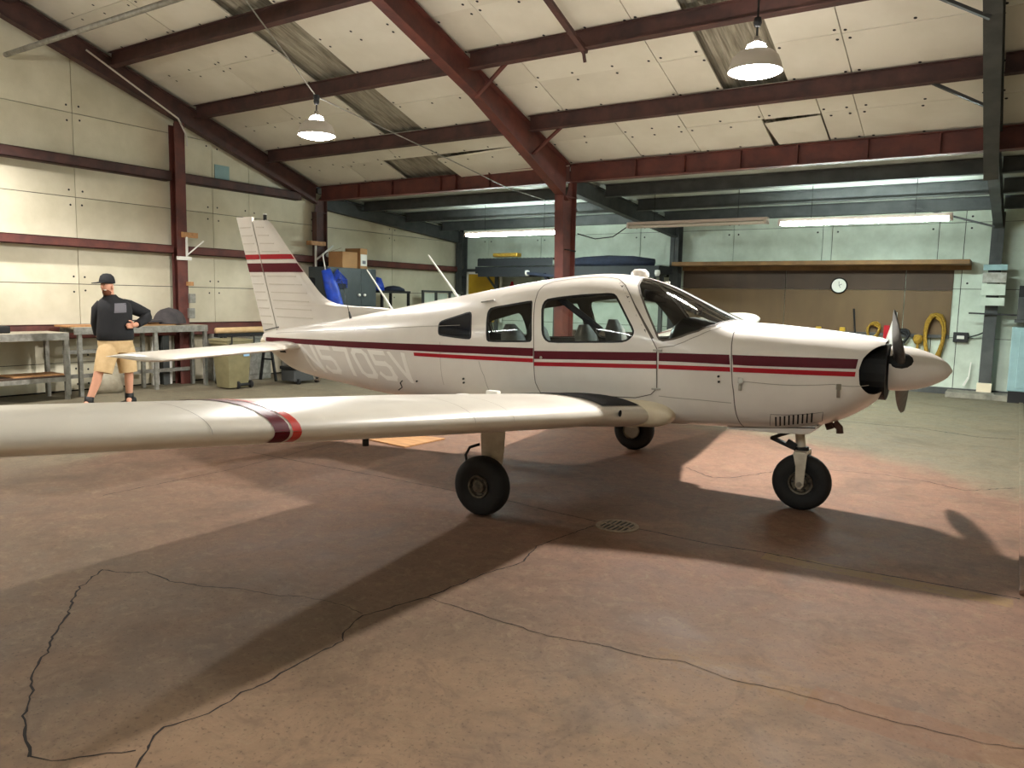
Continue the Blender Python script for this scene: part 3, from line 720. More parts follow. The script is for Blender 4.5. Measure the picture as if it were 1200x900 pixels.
ribbon(zr([(1.98, .875), (1.42, .865)]), .005, 'skin_seam', 'seamlight', AC); ribbon(zr([(1.36, 1.035), (.72, 1.055), (.5, 1.06)]), .005, 'cowling_split', 'seamlight', AC)
def band(top, bot, name, mt, parent, s=1, off=.0035, step=.03):
    """stripe between two (x,z) polylines sampled at the same number of points"""
    vs = []; fs = []; row = 0
    for i in range(len(top)-1):
        k = max(1, int(abs(top[i][0]-top[i+1][0])/step))
        for j in range(k+(1 if i == len(top)-2 else 0)):
            t = j/k
            for q in range(4):
                u = q/3
                x = (top[i][0]*(1-u)+bot[i][0]*u)*(1-t)+(top[i+1][0]*(1-u)+bot[i+1][0]*u)*t
                z = (top[i][1]*(1-u)+bot[i][1]*u)*(1-t)+(top[i+1][1]*(1-u)+bot[i+1][1]*u)*t
                p = on_hull(x, z, off); vs.append(L3(p.x, p.y*s, p.z))
            row += 1
    fs = [(4*i+q, 4*i+q+1, 4*i+q+5, 4*i+q+4) for i in range(row-1) for q in range(3)]
    return MB().add(vs, fs).build(name, mt, parent, smooth=True)
A_T = [(6.893,1.111),(6.101,1.126),(5.388,1.14),(4.745,1.156),(4.179,1.172),(3.675,1.184),(3.101,1.195)]
A_B = [(6.89,1.066),(6.098,1.071),(5.381,1.079),(4.742,1.092),(4.176,1.104),(3.674,1.116),(3.099,1.126)]
D_T = [(3.088,1.173),(2.509,1.196),(2.005,1.215)]; D_B = [(3.086,1.104),(2.506,1.129),(2.003,1.149)]
F_T = [(1.99,1.215),(1.805,1.219),(1.452,1.226)]; F_B = [(1.988,1.149),(1.8,1.153),(1.44,1.153)]
C_T = [(1.43,1.226),(1.296,1.228),(.827,1.236),(.575,1.238)]; C_B = [(1.418,1.153),(1.29,1.153),(.821,1.165),(.585,1.171)]
for s in (1, -1):
    band(A_T, A_B, 'maroon_stripe', 'maroon', AC, s); band(F_T, F_B, 'maroon_stripe', 'maroon', AC, s); band(C_T, C_B, 'maroon_stripe', 'maroon', AC, s)
    band([(4.451,1.082),(3.673,1.097),(3.099,1.107)], [(4.441,1.05),(3.673,1.062),(3.098,1.073)], 'red_stripe', 'red', AC, s)
    band([(1.988,1.122),(1.44,1.135)], [(1.988,1.089),(1.435,1.10)], 'red_stripe', 'red', AC, s); band([(1.418,1.135),(.82,1.146),(.585,1.15)], [(1.415,1.10),(.818,1.112),(.588,1.116)], 'red_stripe', 'red', AC, s)
    band([(6.55,1.046),(6.235,1.049)], [(6.525,1.012),(6.237,1.016)], 'red_stripe', 'orangered', AC, s)
band(D_T, D_B, 'maroon_stripe', 'maroon', door, 1, .007); band([(3.086,1.079),(2.505,1.103),(2.002,1.122)], [(3.085,1.045),(2.504,1.069),(2.0,1.089)], 'red_stripe', 'red', door, 1, .007)
band([(6.62,.985),(6.5,.985)], [(6.6,.955),(6.48,.955)], 'data_plate', 'black', AC)
# registration N5705V: block strokes, unit cell 1 wide x 1.4 high
GL = {'N': [((0,0),(0,1.4)),((0,1.4),(1,0)),((1,0),(1,1.4))], '5': [((1,1.4),(0,1.4)),((0,1.4),(0,.8)),((0,.8),(.8,.8)),((.8,.8),(1,.62)),((1,.62),(1,.2)),((1,.2),(.8,0)),((.8,0),(.2,0)),((.2,0),(0,.2))],
      '7': [((0,1.4),(1,1.4)),((1,1.4),(.62,0))], '0': [((.2,0),(.8,0)),((.8,0),(1,.2)),((1,.2),(1,1.2)),((1,1.2),(.8,1.4)),((.8,1.4),(.2,1.4)),((.2,1.4),(0,1.2)),((0,1.2),(0,.2)),((0,.2),(.2,0))],
      'V': [((0,1.4),(.5,0)),((.5,0),(1,1.4))]}
def letters(s):
    txt = 'N5705V'
    for k, ch in enumerate(txt):
        vs = []; fs = []; sw = .27
        for (a, b_) in GL[ch]:
            a, b_ = Vector(a), Vector(b_); d = (b_-a).normalized(); n = Vector((-d.y, d.x))*sw/2; a2, b2 = a-d*sw*.42, b_+d*sw*.42
            m_ = max(2, int((b2-a2).length/.15)); o = len(vs)
            for j in range(m_+1):
                c = a2.lerp(b2, j/m_)
                for q in (c-n, c, c+n):
                    u, v = q.x, min(1.4+sw*.42, max(-sw*.42, q.y))
                    z = .803+v*.178
                    if s > 0: x = 6.02-(k*.285)-u*.19+(v/1.4)*.19
                    else: x = 6.02-((5-k)*.285)-(1-u)*.19+(v/1.4)*.19
                    zz = max(z, stat(x)[2]+.01); p = on_hull(x, zz, .003+.0004*(len(vs) % 3 == 1)); vs.append(L3(p.x, p.y*s, p.z))
            fs += [(o+3*i+q, o+3*i+q+1, o+3*i+q+4, o+3*i+q+3) for i in range(m_) for q in (0, 1)]
        MB().add(vs, fs).build('registration_letter', 'letter', AC)
letters(1); letters(-1)

# ---- nose: black inlet, spinner, propeller
ring = [hp(.60, -PI/2+PI*i/24) for i in range(25)]
full = [(p.y, p.z) for p in ring]+[(-p.y, p.z) for p in ring[::-1]][1:-1]
MB().add([L3(.60, y*.98, 1.12+(z-1.12)*.98) for y, z in full], [tuple(range(len(full)))]).build('air_inlet', 'black', AC)
core = []
for x in (.412, .60):
    rg = [hp(.52, -PI/2+PI*i/16) for i in range(17)]; fl_ = [(p.y, p.z) for p in rg]+[(-p.y, p.z) for p in rg[::-1]][1:-1]
    core += [L3(x, y*.62, 1.14+(z-1.14)*.80) for y, z in fl_]
nc = len(core)//2
MB().add(core, [(k, (k+1) % nc, nc+(k+1) % nc, nc+k) for k in range(nc)]+[tuple(range(nc))]).build('engine_baffle', 'black', AC)
def fwd(prm, faces): return [f for f in faces if all(prm[i][0] < .66 for i in f)]
mesh_from([(pr, fwd(pr, rr['cowl']), 1), (pl_, fwd(pl_, rl['cowl']), -1)], 'inlet_lining', 'black', AC, off=-.012)
HUB = Vector((.335, 0, 1.16))
prof = []
for i in range(15):
    t = i/14; prof.append((max(.004, .168*(1-(1-t)**1.85)**.6), -.385*t))
prof += [(.165, -.40), (.0, -.40)]
sp = MB().lathe(prof, (0, 0, 1.16), 'x', 40).build('spinner', 'paint', AC, smooth=40)
pdir = Vector((0, .905, .425)).normalized()
for sgn in (1, -1):
    d = pdir*sgn; tan = Vector((1, 0, 0)).cross(d).normalized(); vs = []; nS = 14; nC = 10
    for i in range(nS+1):
        r = .09+.875*i/nS; t = i/nS
        ch = .07+.085*math.sin(min(1, t*1.6)*PI/2) if t < .62 else .155*(1-.55*((t-.62)/.38)**2.2)
        if i == nS: ch *= .6
        beta = math.radians(60-42*t**.6); cd = tan*math.cos(beta)+Vector((1, 0, 0))*math.sin(beta); td = cd.cross(d)
        th_ = .055*(1-t)**1.5+.012
        for k in range(nC):
            a = 2*PI*k/nC; p = HUB+d*r+cd*(ch/2*math.cos(a))+td*(th_/2*math.sin(a)); vs.append(L3(*p))
    MB().add(vs, [(i*nC+k, i*nC+(k+1) % nC, (i+1)*nC+(k+1) % nC, (i+1)*nC+k) for i in range(nS) for k in range(nC)]+[tuple(range(nS*nC, nS*nC+nC))]).build('propeller_blade', 'propgrey', AC, smooth=50)
    q = HUB+d*.145; mb = MB()
    vs = [];
    for i, (rr_, oo) in enumerate(((.0, .022), (.05, .02), (.075, .012), (.085, -.012))):
        for k in range(14):
            a = 2*PI*k/14; p = HUB+d*(.148+oo)+(Vector((1, 0, 0))*math.cos(a)*1.15+tan*math.sin(a)*.8)*rr_; vs.append(L3(*p))
    MB().add(vs, [(i*14+k, i*14+(k+1) % 14, (i+1)*14+(k+1) % 14, (i+1)*14+k) for i in range(3) for k in range(14)]).build('cutout_dark_cap', 'black', sp, smooth=True)  # black cap painted as the dark cavity round the blade; no hole is cut
# cowling latches, louvres, exhaust, bottom duct
for x in (1.357, .687):
    p = on_hull(x, 1.02, .012); q = on_hull(x, .965, .012); t = on_hull(x, 1.06, .006)
    MB().bar(L3(*t), L3(*p), .035, .006).bar(L3(*p), L3(*q), .022, .014).build('cowling_latch', 'alu', cowl, bevel=.002)
for i in range(9):
    x0 = 1.105-i*.031; z0 = .735+i*.0065
    a, b_ = on_hull(x0, z0+.045, .004), on_hull(x0+.012, z0-.03, .004); MB().bar(L3(*a), L3(*b_), .011, .006).build('louvre_slot', 'black', cowl)
ribbon(zr([(1.16, .70), (.80, .765), (.785, .845), (1.14, .80)]), .004, 'louvre_panel', 'seam', cowl, closed=True)
MB().tube([L3(.74, .16, .74), L3(.70, .16, .70), L3(.695, .16, .66)], .026, 10).build('exhaust_pipe', 'rust', AC, smooth=40)
MB().tube([L3(.80, .02, .72), L3(.78, .02, .665)], .03, 10).build('exhaust_pipe', 'rust', AC, smooth=40)
mb = MB(); pr_ = [(.83, .70), (.90, .645), (1.1, .635), (1.5, .625), (1.5, .66), (.83, .72)]
vs = [L3(x, y, z) for y in (-.3, .3) for x, z in pr_]; n = len(pr_)
mb.add(vs, [tuple(range(n)), tuple(range(2*n-1, n-1, -1))]+[(i, (i+1) % n, n+(i+1) % n, n+i) for i in range(n)]).build('cowl_outlet', 'paint', AC, bevel=.02, smooth=40)
# door hinges, handle, small vents
for z in (1.232, .93):
    p = on_hull(2.035, z, .01); q = on_hull(1.965, z, .01); MB().bar(L3(*p), L3(*q), .016, .014).build('door_hinge', 'alu', door, bevel=.003)
p = on_hull(3.02, 1.12, .008); MB().tube([L3(*p), L3(*(p+Vector((0, .004, 0))))], .012, 10).build('door_lock', 'alu', door)
p = on_hull(3.72, 1.565, .012); q = on_hull(3.58, 1.585, .012); MB().bar(L3(*p), L3(*q), .022, .012).build('air_vent', 'galv', AC, bevel=.003)
for (x, z) in ((4.42, .81), (3.83, .88), (1.52, 1.06), (1.515, 1.02), (3.83, .845)):
    p = on_hull(x, z, .002); q = on_hull(x, z, .016); MB().tube([L3(*p), L3(*q)], .009, 8).build('static_port', 'black', AC)
p = on_hull(4.62, .80, .01); MB().tube([L3(*p), L3(p.x, p.y+.03, p.z-.02), L3(p.x-.03, p.y+.04, p.z-.06), L3(p.x+.02, p.y+.03, p.z-.09)], .006, 6).build('static_hose', 'black', AC)
# open gap and sill under the door
band([(3.02, .815), (2.6, .815), (2.35, .82)], [(3.02, .78), (2.6, .765), (2.38, .785)], 'door_sill', 'liner', AC, 1, .002)
# strip on the skin, coloured as the dark in the ajar door's front gap
ribbon([(2.055, .26), (2.14, .43), (2.25, .66), (2.36, .93), (2.42, 1.06)], .035, 'door_gap_shade', 'seam', AC, off=.0035)
# roof: vent, dome, antennas
MB().lathe([(.001, .05), (.05, .045), (.075, .02), (.08, -.02)], L3(2.42, -.1, 1.84), 'z', 20).build('beacon_dome', 'paint', AC, smooth=True)
MB().box(L3(2.28, -.36, 1.70), tuple(a+b_ for a, b_ in zip(L3(2.28, -.36, 1.70), (.04, .03, .09)))).build('thermometer_probe', 'white', AC, bevel=.006)
def whip(name, base, tip, r0, r1, mt):
    mb = MB().tube([L3(*base), L3(*tip)], [r0, r1], 8); return mb.build(name, mt, AC, smooth=40)
whip('antenna', (5.079, 0, 1.47), (5.424, 0, 1.882), .011, .007, 'white'); whip('antenna', (4.249, 0, 1.60), (4.625, 0, 2.025), .013, .008, 'white')
wa = whip('whip_antenna', (5.543, .12, 1.36), (5.686, .12, 1.828), .004, .003, 'black'); MB().tube([L3(5.535, .12, 1.34), L3(5.565, .12, 1.44)], [.018, .008], 8).build('antenna_base', 'black', wa)
# ---- fin, rudder, dorsal fillet
def plate(name, outline, thick, mt, parent, lean=.02):
    """lens-section vertical surface from an (x,z) outline sampled as rows of chord"""
    return None
def fin_rows(lead, trail, n=26):
    rows = []
    z0, z1 = lead[0][1], lead[-1][1]
    def at(line, z):
        for i in range(len(line)-1):
            if line[i][1] <= z <= line[i+1][1]:
                t = (z-line[i][1])/(line[i+1][1]-line[i][1]+1e-9); return line[i][0]+(line[i+1][0]-line[i][0])*t
        return line[-1][0] if z > line[-1][1] else line[0][0]
    for i in range(n+1):
        z = z0+(z1-z0)*i/n; rows.append((z, at(lead, z), at(trail, z)))
    return rows
def finsh(u): return min(1, 2*math.sqrt(u)) if u < .25 else 1-.4*(u-.25)/.75
def vsurf(name, rows, tfun, mt, parent, c0=0., c1=1., nC=10, lead_round=True):
    vs = []; fs = []; n = nC*2
    for z, xl, xt in rows:
        ch = xt-xl; tm = tfun(z)
        for side in (1, -1):
            for k in range(nC):
                u = k/(nC-1) if side == 1 else 1-k/(nC-1)
                sh = finsh(u) if lead_round else 1-u*.93
                vs.append(L3(xl+ch*u, side*tm*min(1, sh)/2+.028*(z-1.2), z))
    m_ = len(rows)
    for i in range(m_-1):
        for k in range(n): fs.append((i*n+k, i*n+(k+1) % n, (i+1)*n+(k+1) % n, (i+1)*n+k))
    fs.append(tuple(range((m_-1)*n, m_*n)))
    return MB().add(vs, fs).build(name, mt, parent, smooth=45)
HINGE = [(6.70, 1.08), (6.738, 1.214), (7.089, 2.40), (7.095, 2.44)]
LEAD = [(4.95, 1.40), (5.02, 1.475), (5.20, 1.490), (5.55, 1.494), (5.72, 1.502), (5.85, 1.518), (5.96, 1.552), (6.04, 1.597), (6.11, 1.655), (6.22, 1.765), (6.39, 1.94), (6.80, 2.405), (6.86, 2.44)]
rows = []
zs = [1.40, 1.45, 1.475, 1.49, 1.494, 1.5, 1.506, 1.518, 1.53, 1.55, 1.575, 1.61, 1.645, 1.70, 1.77, 1.85, 1.94, 2.05, 2.16, 2.27, 2.38, 2.415, 2.44]
def at(line, z):
    for i in range(len(line)-1):
        if line[i][1] <= z <= line[i+1][1]: t = (z-line[i][1])/(line[i+1][1]-line[i][1]); return line[i][0]+(line[i+1][0]-line[i][0])*t
    return line[0][0] if z < line[0][1] else line[-1][0]
low = [(z, 4.95+(z-1.1)*0, at(HINGE, z)) for z in (1.12, 1.25, 1.33)]
rows = [(z, max(4.95, at(LEAD, z)), at(HINGE, z)) for z in zs]
fin = vsurf('fin', [(1.12, 6.0, at(HINGE, 1.12)), (1.25, 5.7, at(HINGE, 1.25)), (1.33, 5.3, at(HINGE, 1.33))]+rows, lambda z: .11-.05*(z-1.2), 'paint', AC)
RT = [(6.965, 1.10), (6.977, 1.136), (7.374, 2.478), (7.38, 2.495)]
rud = vsurf('rudder', [(z, at(HINGE, min(z, 2.44))+.006, at(RT, z)) for z in (1.10, 1.3, 1.5, 1.7, 1.9, 2.1, 2.3, 2.44, 2.485)], lambda z: .07-.03*(z-1.2), 'paint', AC, lead_round=False, nC=5)
MB().tube([L3(6.90, .036, 2.43), L3(6.90, .036, 2.50)], .02, 12).build('tail_beacon', 'black', fin, smooth=40)
MB().tube([L3(6.90, .036, 2.50), L3(6.90, .036, 2.515)], .021, 12).build('beacon_cap', 'white', fin, smooth=40)
def on_fin(x, z, off=.003, s=1):
    if x < at(HINGE, z):
        xl, xt = at(LEAD, z), at(HINGE, z); u = min(1, max(0, (x-xl)/(xt-xl))); t = (.11-.05*(z-1.2))*finsh(u)/2
        t = max(t, 0)
    else:
        xl, xt = at(HINGE, z), at(RT, z); u = (x-xl)/(xt-xl); t = (.07-.03*(z-1.2))*(1-u*.93)/2
    return L3(x, s*(t+off)+.028*(z-1.2), z)
for s in (1, -1):
    for (dz0, dz1, mt) in ((2.0, 2.055, 'maroon'), (1.855, 1.955, 'maroon')):
        for part, (fa, fb, pa) in enumerate(((lambda z: at(LEAD, z)+.004, lambda z: at(HINGE, z)-.004, fin), (lambda z: at(HINGE, z)+.01, lambda z: at(RT, z)-.002, rud))):
            vs = []; nx = 12
            for q in range(3):
                for i in range(nx+1):
                    u = i/nx; z = dz0+(dz1-dz0)*q/2+(-.02*(1-u)*0); x = fa(z)+(fb(z)-fa(z))*u; vs.append(on_fin(x, z, .004, s))
            MB().add(vs, [(q*(nx+1)+i, q*(nx+1)+i+1, (q+1)*(nx+1)+i+1, (q+1)*(nx+1)+i) for q in (0, 1) for i in range(nx)]).build('tail_stripe', 'maroon' if dz0 < 1.95 else 'red', pa, smooth=True)
    # pressed stiffening beads
    for i in range(13):
        z = 1.26+i*.092
        if 1.82 < z < 2.08: continue
        if i >= 1:
            x0, x1 = at(HINGE, z)-.05, max(at(LEAD, z)+.14, at(HINGE, z)-.62)
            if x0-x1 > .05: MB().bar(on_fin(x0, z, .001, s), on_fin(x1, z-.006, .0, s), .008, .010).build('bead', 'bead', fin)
        x0, x1 = at(RT, z)-.02, at(HINGE, z)+.05
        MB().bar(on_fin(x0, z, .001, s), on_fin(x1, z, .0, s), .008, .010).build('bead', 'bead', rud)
    MB().bar(on_fin(at(HINGE, 1.22)-.002, 1.22, .001, s), on_fin(at(HINGE, 2.42)-.002, 2.42, .001, s), .005, .003).build('hinge_line', 'seamlight', fin)
MB().bar(on_fin(6.96, 1.185, .004), on_fin(6.70, 1.235, .006), .008, .008).build('trim_rod', 'black', rud)

# ---- flying surfaces
def foil(u, t, camb=.02):
    yt = 5*t*(.2969*math.sqrt(u)-.126*u-.3516*u*u+.2843*u**3-.1036*u**4); yc = camb*(1-((u-.42)/.58)**2 if u > .42 else 1-((.42-u)/.42)**2)
    return yc, yt
US = [0, .004, .012, .025, .05, .09, .15, .22, .3, .4, .5, .6, .7, .78, .86, .93, 1.0]
def loft(name, secs, mt, parent, s=1, c0=0., c1=1., cap=True):
    """secs: (ya, xLE, chord, zLE, thick, incidence)"""
    us = [u for u in US if c0 < u < c1]; us = [c0]+us+[c1]; ring = [(u, 1) for u in us[::-1]]+[(u, -1) for u in (us[1:] if c0 == 0 else us)]
    vs = []; n = len(ring)
    for ya, xl, ch, zl, t, inc in secs:
        for u, sd in ring:
            yc, yt = foil(u, t); vs.append(L3(xl+u*ch, ya*s, zl+ch*(yc+sd*yt)-inc*u*ch))
    m_ = len(secs); fs = [(i*n+k, i*n+(k+1) % n, (i+1)*n+(k+1) % n, (i+1)*n+k) for i in range(m_-1) for k in range(n)]
    if cap: fs += [tuple(range(n)), tuple(range((m_-1)*n, m_*n))[::-1]]
    return MB().add(vs, fs).build(name, mt, parent, smooth=40)
def wing_secs(dih, z0):
    def S_(ya): 
        le = 2.175-(1.15-ya)*.27 if ya < 1.15 else (2.175 if ya < 1.5 else 2.175+(ya-1.5)*.085)
        te = 3.775 if ya < 2.69 else 3.775-(ya-2.69)*.105
        return le, te-le, z0+dih*(ya-1.14)
    out = []
    for ya in (.60, .85, 1.15, 1.6, 2.1, 2.69, 3.3, 3.9, 4.5, 5.1):
        le, ch, z = S_(ya); out.append((ya, le, ch, z, .15, .045))
    le, ch, z = S_(5.1)
    for a in (15, 30, 45, 58, 70, 80, 88):
        q = math.radians(a); sc = math.cos(q)**.8; ya = 5.1+.33*math.sin(q)
        out.append((ya, le+(1-sc)*ch*.45, ch*(sc*.95+.05), z+dih*(ya-5.1)+.02*(1-sc), .15*max(.12, math.cos(q)**.4), .045))
    return out
def wing_pt(secs, ya, u, sd=1, off=.0):
    for i in range(len(secs)-1):
        if secs[i][0] <= ya <= secs[i+1][0]:
            t = (ya-secs[i][0])/(secs[i+1][0]-secs[i][0]); v = [a+(b_-a)*t for a, b_ in zip(secs[i], secs[i+1])]; break
    _, xl, ch, zl, tk, inc = v; yc, yt = foil(u, tk)
    e = .004; yc2, yt2 = foil(min(1, u+e), tk); sl = ((yc2+sd*yt2)-(yc+sd*yt))/e-inc
    n = Vector((-sl, 0, 1)).normalized()*sd*off
    return (xl+u*ch+n.x, ya, zl+ch*(yc+sd*yt)-inc*u*ch+n.z)
for s, dih, z0 in ((1, .094, .765), (-1, .15, .785)):
    secs = wing_secs(dih, z0)
    wg = loft('wing', secs, 'paint2', AC, s)
    def wband(y0, y1, u0, u1, name, mt, sd=1, off=.003, nu=16, ny=2):
        vs = []
        for i in range(nu+1):
            u = u0+(u1-u0)*(i/nu)**1.7
            for j in range(ny+1):
                a, b_, c = wing_pt(secs, y0+(y1-y0)*j/ny, u, sd, off); vs.append(L3(a, b_*s, c))
        return MB().add(vs, [(i*(ny+1)+j, i*(ny+1)+j+1, (i+1)*(ny+1)+j+1, (i+1)*(ny+1)+j) for i in range(nu) for j in range(ny)]).build(name, mt, wg, smooth=True)
    for sd in (1, -1):
        u1 = 1.0 if sd == 1 else .045
        wband(3.935, 3.982, 0, u1, 'wing_stripe', 'orangered', sd); wband(3.997, 4.075, 0, u1, 'wing_stripe', 'maroon', sd)
    wband(.62, 1.08, .045, .86, 'walkway', 'blackpaint', 1, .004, 16, 4)
    for ya in (1.2, 2.34, 2.72, 4.36):
        wband(ya-.002, ya+.002, .0, .98, 'skin_seam', 'seamlight', 1, .002, 24, 1)
    wband(.7, 5.0, .775, .78, 'flap_gap', 'seam', 1, .002, 1, 20); wband(2.66, 2.672, .78, 1., 'flap_gap', 'seam', 1, .002, 6, 1)
    # rivets line and fuel cap
    a = wing_pt(secs, 1.75, .52, 1, 0); MB().lathe([(.001, .005), (.05, .004), (.055, -.004)], L3(a[0], a[1]*s, a[2]), 'z', 20).build('fuel_cap', 'white', wg, smooth=True)
    a = wing_pt(secs, 1.4, .5, 1, .0); MB().box(tuple(v-d for v, d in zip(L3(a[0], a[1]*s, a[2]), (.05, .03, .02))), tuple(v+d for v, d in zip(L3(a[0], a[1]*s, a[2]), (.05, .03, .03)))).build('hinge_fairing', 'white', wg, bevel=.012)
    # stall warner and pitot under wing
    a = wing_pt(secs, .98, .004, 1, .004); MB().lathe([(.0, -.006), (.022, -.004), (.026, .004)], L3(a[0]-.01, a[1]*s, a[2]), 'x', 14).build('landing_light', 'black', wg, smooth=True)
    MB().tube([L3(2.75, 3.1*s, z0+dih*1.96-.1), L3(2.75, 3.1*s, z0+dih*1.96-.16)], .018, 8).build('tie_down_ring', 'black', wg)
    # root fairing on the fuselage side
    vs = []; nr = 16; xs_ = [1.862, 1.872, 1.90, 1.95, 2.02, 2.12, 2.25, 2.5, 3.0, 3.5, 3.9]
    for x in xs_:
        h = .112*math.sqrt(max(0, 1-abs((2.16-x)/.30)**2.7)) if x < 2.16 else .112*(1-.8*((x-2.16)/1.76)**1.3)
        zc_ = z0-.042-.035*max(0, (x-2.2)/1.7); yo = .56+.075*min(1, math.sqrt(max(0, (x-1.86)/.3)))
        for k in range(nr):
            a = -PI/2+PI*k/(nr-1); vs.append(L3(x, (.46+(yo-.46)*max(0, math.cos(a))**.6)*s, zc_+h*math.sin(a)))
    MB().add(vs, [(i*nr+k, i*nr+k+1, (i+1)*nr+k+1, (i+1)*nr+k) for i in range(len(xs_)-1) for k in range(nr-1)]+[tuple(range(nr))]).build('wing_root_fairing', 'cream', AC, smooth=50)
    # ---- main gear
    yg = 1.43; zw = z0+dih*(yg-1.14)-.02
    mg = link('main_gear', None, AC); mg.empty_display_size = .05
    st = []
    for z, ch, tk in ((zw+.02, .235, .085), (zw-.1, .225, .08), (.46, .20, .075), (.34, .17, .07), (.26, .12, .06)):
        for k in range(16):
            a = 2*PI*k/16; st.append(L3(2.955+ch/2*math.cos(a), (yg+tk/2*math.sin(a))*s, z))
    MB().add(st, [(i*16+k, i*16+(k+1) % 16, (i+1)*16+(k+1) % 16, (i+1)*16+k) for i in range(4) for k in range(16)]+[tuple(range(64, 80))]).build('strut', 'strutpaint', mg, smooth=40)
    MB().box(tuple(v-d for v, d in zip(L3(2.83, yg*s, zw+.01), (.03, .03, .03))), tuple(v+d for v, d in zip(L3(2.83, yg*s, zw+.01), (.03, .03, .02)))).build('bolt_bracket', 'strutpaint', mg, bevel=.005)
    def wheel(parent, xa, ya, R_=.222, W_=.155, hub=.085):
        c = L3(xa, ya, R_)
        pf = [(hub, -W_*.33), (R_*.62, -W_*.46), (R_*.86, -W_*.47), (R_*.97, -W_*.3), (R_, -.02), (R_, .02), (R_*.97, W_*.3), (R_*.86, W_*.47), (R_*.62, W_*.46), (hub, W_*.33)]
        ty = MB().lathe(pf, c, 'y', 36).build('tyre', 'rubber', parent, smooth=50)
        for sd in (-1, 1):
            hb = MB().lathe([(hub+.004, sd*W_*.30), (hub, sd*W_*.42), (hub-.012, sd*W_*.40), (hub-.02, sd*W_*.26), (.05, sd*W_*.24), (.045, sd*W_*.38), (.022, sd*W_*.42), (.0, sd*W_*.42)], c, 'y', 24).build('wheel_hub', 'dirtymetal', parent, smooth=35)
            for k in range(6):
                a = 2*PI*k/6; MB().lathe([(.0, sd*W_*.268), (.009, sd*W_*.266), (.010, sd*W_*.25)], (c[0]+.066*math.cos(a)*.97, c[1], c[2]+.066*math.sin(a)*.97), 'y', 8).build('wheel_bolt', 'black', hb)
        return ty
    wheel(mg, 2.97, 1.545*s)
    MB().tube([L3(3.08, 1.42*s, .50), L3(3.16, 1.43*s, .47), L3(3.19, 1.44*s, .41), L3(3.17, 1.45*s, .34), L3(3.08, 1.45*s, .27)], .011, 8).build('brake_line', 'black', mg, smooth=True)
    MB().lathe([(.09, -.02), (.095, 0), (.09, .02), (.0, .02)], L3(2.97, 1.455*s, .222), 'y', 20).build('brake_disc', 'alu', mg, smooth=40)
# ---- stabilator
for s, d in ((1, -.024), (-1, .03)):
    secs = []
    for ya in (.05, .3, 1.0, 1.7, 1.86): secs.append((ya, 6.22, .74, 1.035+d*ya, .11, .0))
    for a in (30, 55, 75, 88):
        q = math.radians(a); sc = math.cos(q); secs.append((1.86+.11*math.sin(q), 6.22+(1-sc)*.3, .74-(1-sc)*.34, 1.035+d*(1.86+.1*math.sin(q)), .11*max(.15, sc**.5), 0))
    sb = loft('stabilator', secs, 'paint2', AC, s)
    vs = [L3(6.96, .35*s, 1.035+d*.35+.006), L3(7.06, .35*s, 1.03+d*.35), L3(7.06, 1.7*s, 1.03+d*1.7), L3(6.96, 1.7*s, 1.035+d*1.7+.006), L3(6.96, .35*s, 1.035+d*.35-.006), L3(7.06, .35*s, 1.028+d*.35), L3(7.06, 1.7*s, 1.028+d*1.7), L3(6.96, 1.7*s, 1.035+d*1.7-.006)]
    MB().add(vs, [(0,1,2,3),(4,5,6,7),(0,1,5,4),(1,2,6,5),(2,3,7,6),(3,0,4,7)]).build('trim_tab', 'paint2', sb)
MB().lathe([(.0, .12), (.03, .1), (.05, .02), (.05, -.06)], L3(6.93, 0, 1.06), 'x', 14).build('tail_light', 'cream', AC, smooth=True)
MB().tube([L3(6.1, 0, .71), L3(6.12, 0, .665), L3(6.18, 0, .665), L3(6.2, 0, .705)], .01, 8).build('tail_tie_down', 'alu', AC)
# ---- nose gear
ng = link('nose_gear', None, AC); xn = .969
MB().tube([L3(xn+.05, 0, .72), L3(xn+.02, 0, .50)], .036, 14).build('cylinder', 'strutpaint', ng, smooth=40)
MB().tube([L3(xn+.022, 0, .52), L3(xn+.01, 0, .42)], .022, 12).build('oleo', 'chrome', ng, smooth=40)
MB().tube([L3(xn+.012, 0, .50), L3(xn+.008, 0, .455)], .05, 14).build('collar', 'black', ng, smooth=40)
fk = MB()
for sd in (-1, 1):
    fk.add([L3(x, y*sd, z) for y in (.098, .112) for x, z in ((xn-.045, .46), (xn+.06, .46), (xn+.035, .36), (xn+.03, .21), (xn+.012, .185), (xn-.014, .185), (xn-.032, .21), (xn-.04, .36))],
           [tuple(range(8)), tuple(range(15, 7, -1))]+[(i, (i+1) % 8, 8+(i+1) % 8, 8+i) for i in range(8)])
fk.box(L3(xn+.055, .112, .445), L3(xn-.04, -.112, .475)); fk.build('fork', 'strutpaint', ng, bevel=.004)
MB().tube([L3(xn, -.125, .222), L3(xn, .125, .222)], .02, 12).build('axle', 'alu', ng, smooth=40)
MB().bar(L3(xn+.06, 0, .63), L3(xn+.25, 0, .545), .06, .025).bar(L3(xn+.25, 0, .55), L3(xn+.05, 0, .475), .06, .025).build('torque_link', 'black', ng, bevel=.004)
MB().bar(L3(xn+.05, .03, .50), L3(xn+.12, .03, .54), .03, .04).build('shimmy_damper', 'black', ng, bevel=.004)
wheel(ng, xn, 0, .222, .15, .092)
# ---- cabin interior
MB().box(L3(4.1, .40, .72), L3(1.6, -.40, .75)).build('cabin_floor', 'linerdark', AC)
mb = MB(); pf = [(y*.95, z) for y, z in [(hull(4.22, t)[0], hull(4.22, t)[1]) for t in [-1.5+.3*i for i in range(11)]]]
poly = pf+[(-y, z) for y, z in pf[::-1]]
MB().add([L3(4.22, y, 1.1+(z-1.1)*.95) for y, z in poly], [tuple(range(len(poly)))]).build('rear_bulkhead', 'liner', AC)
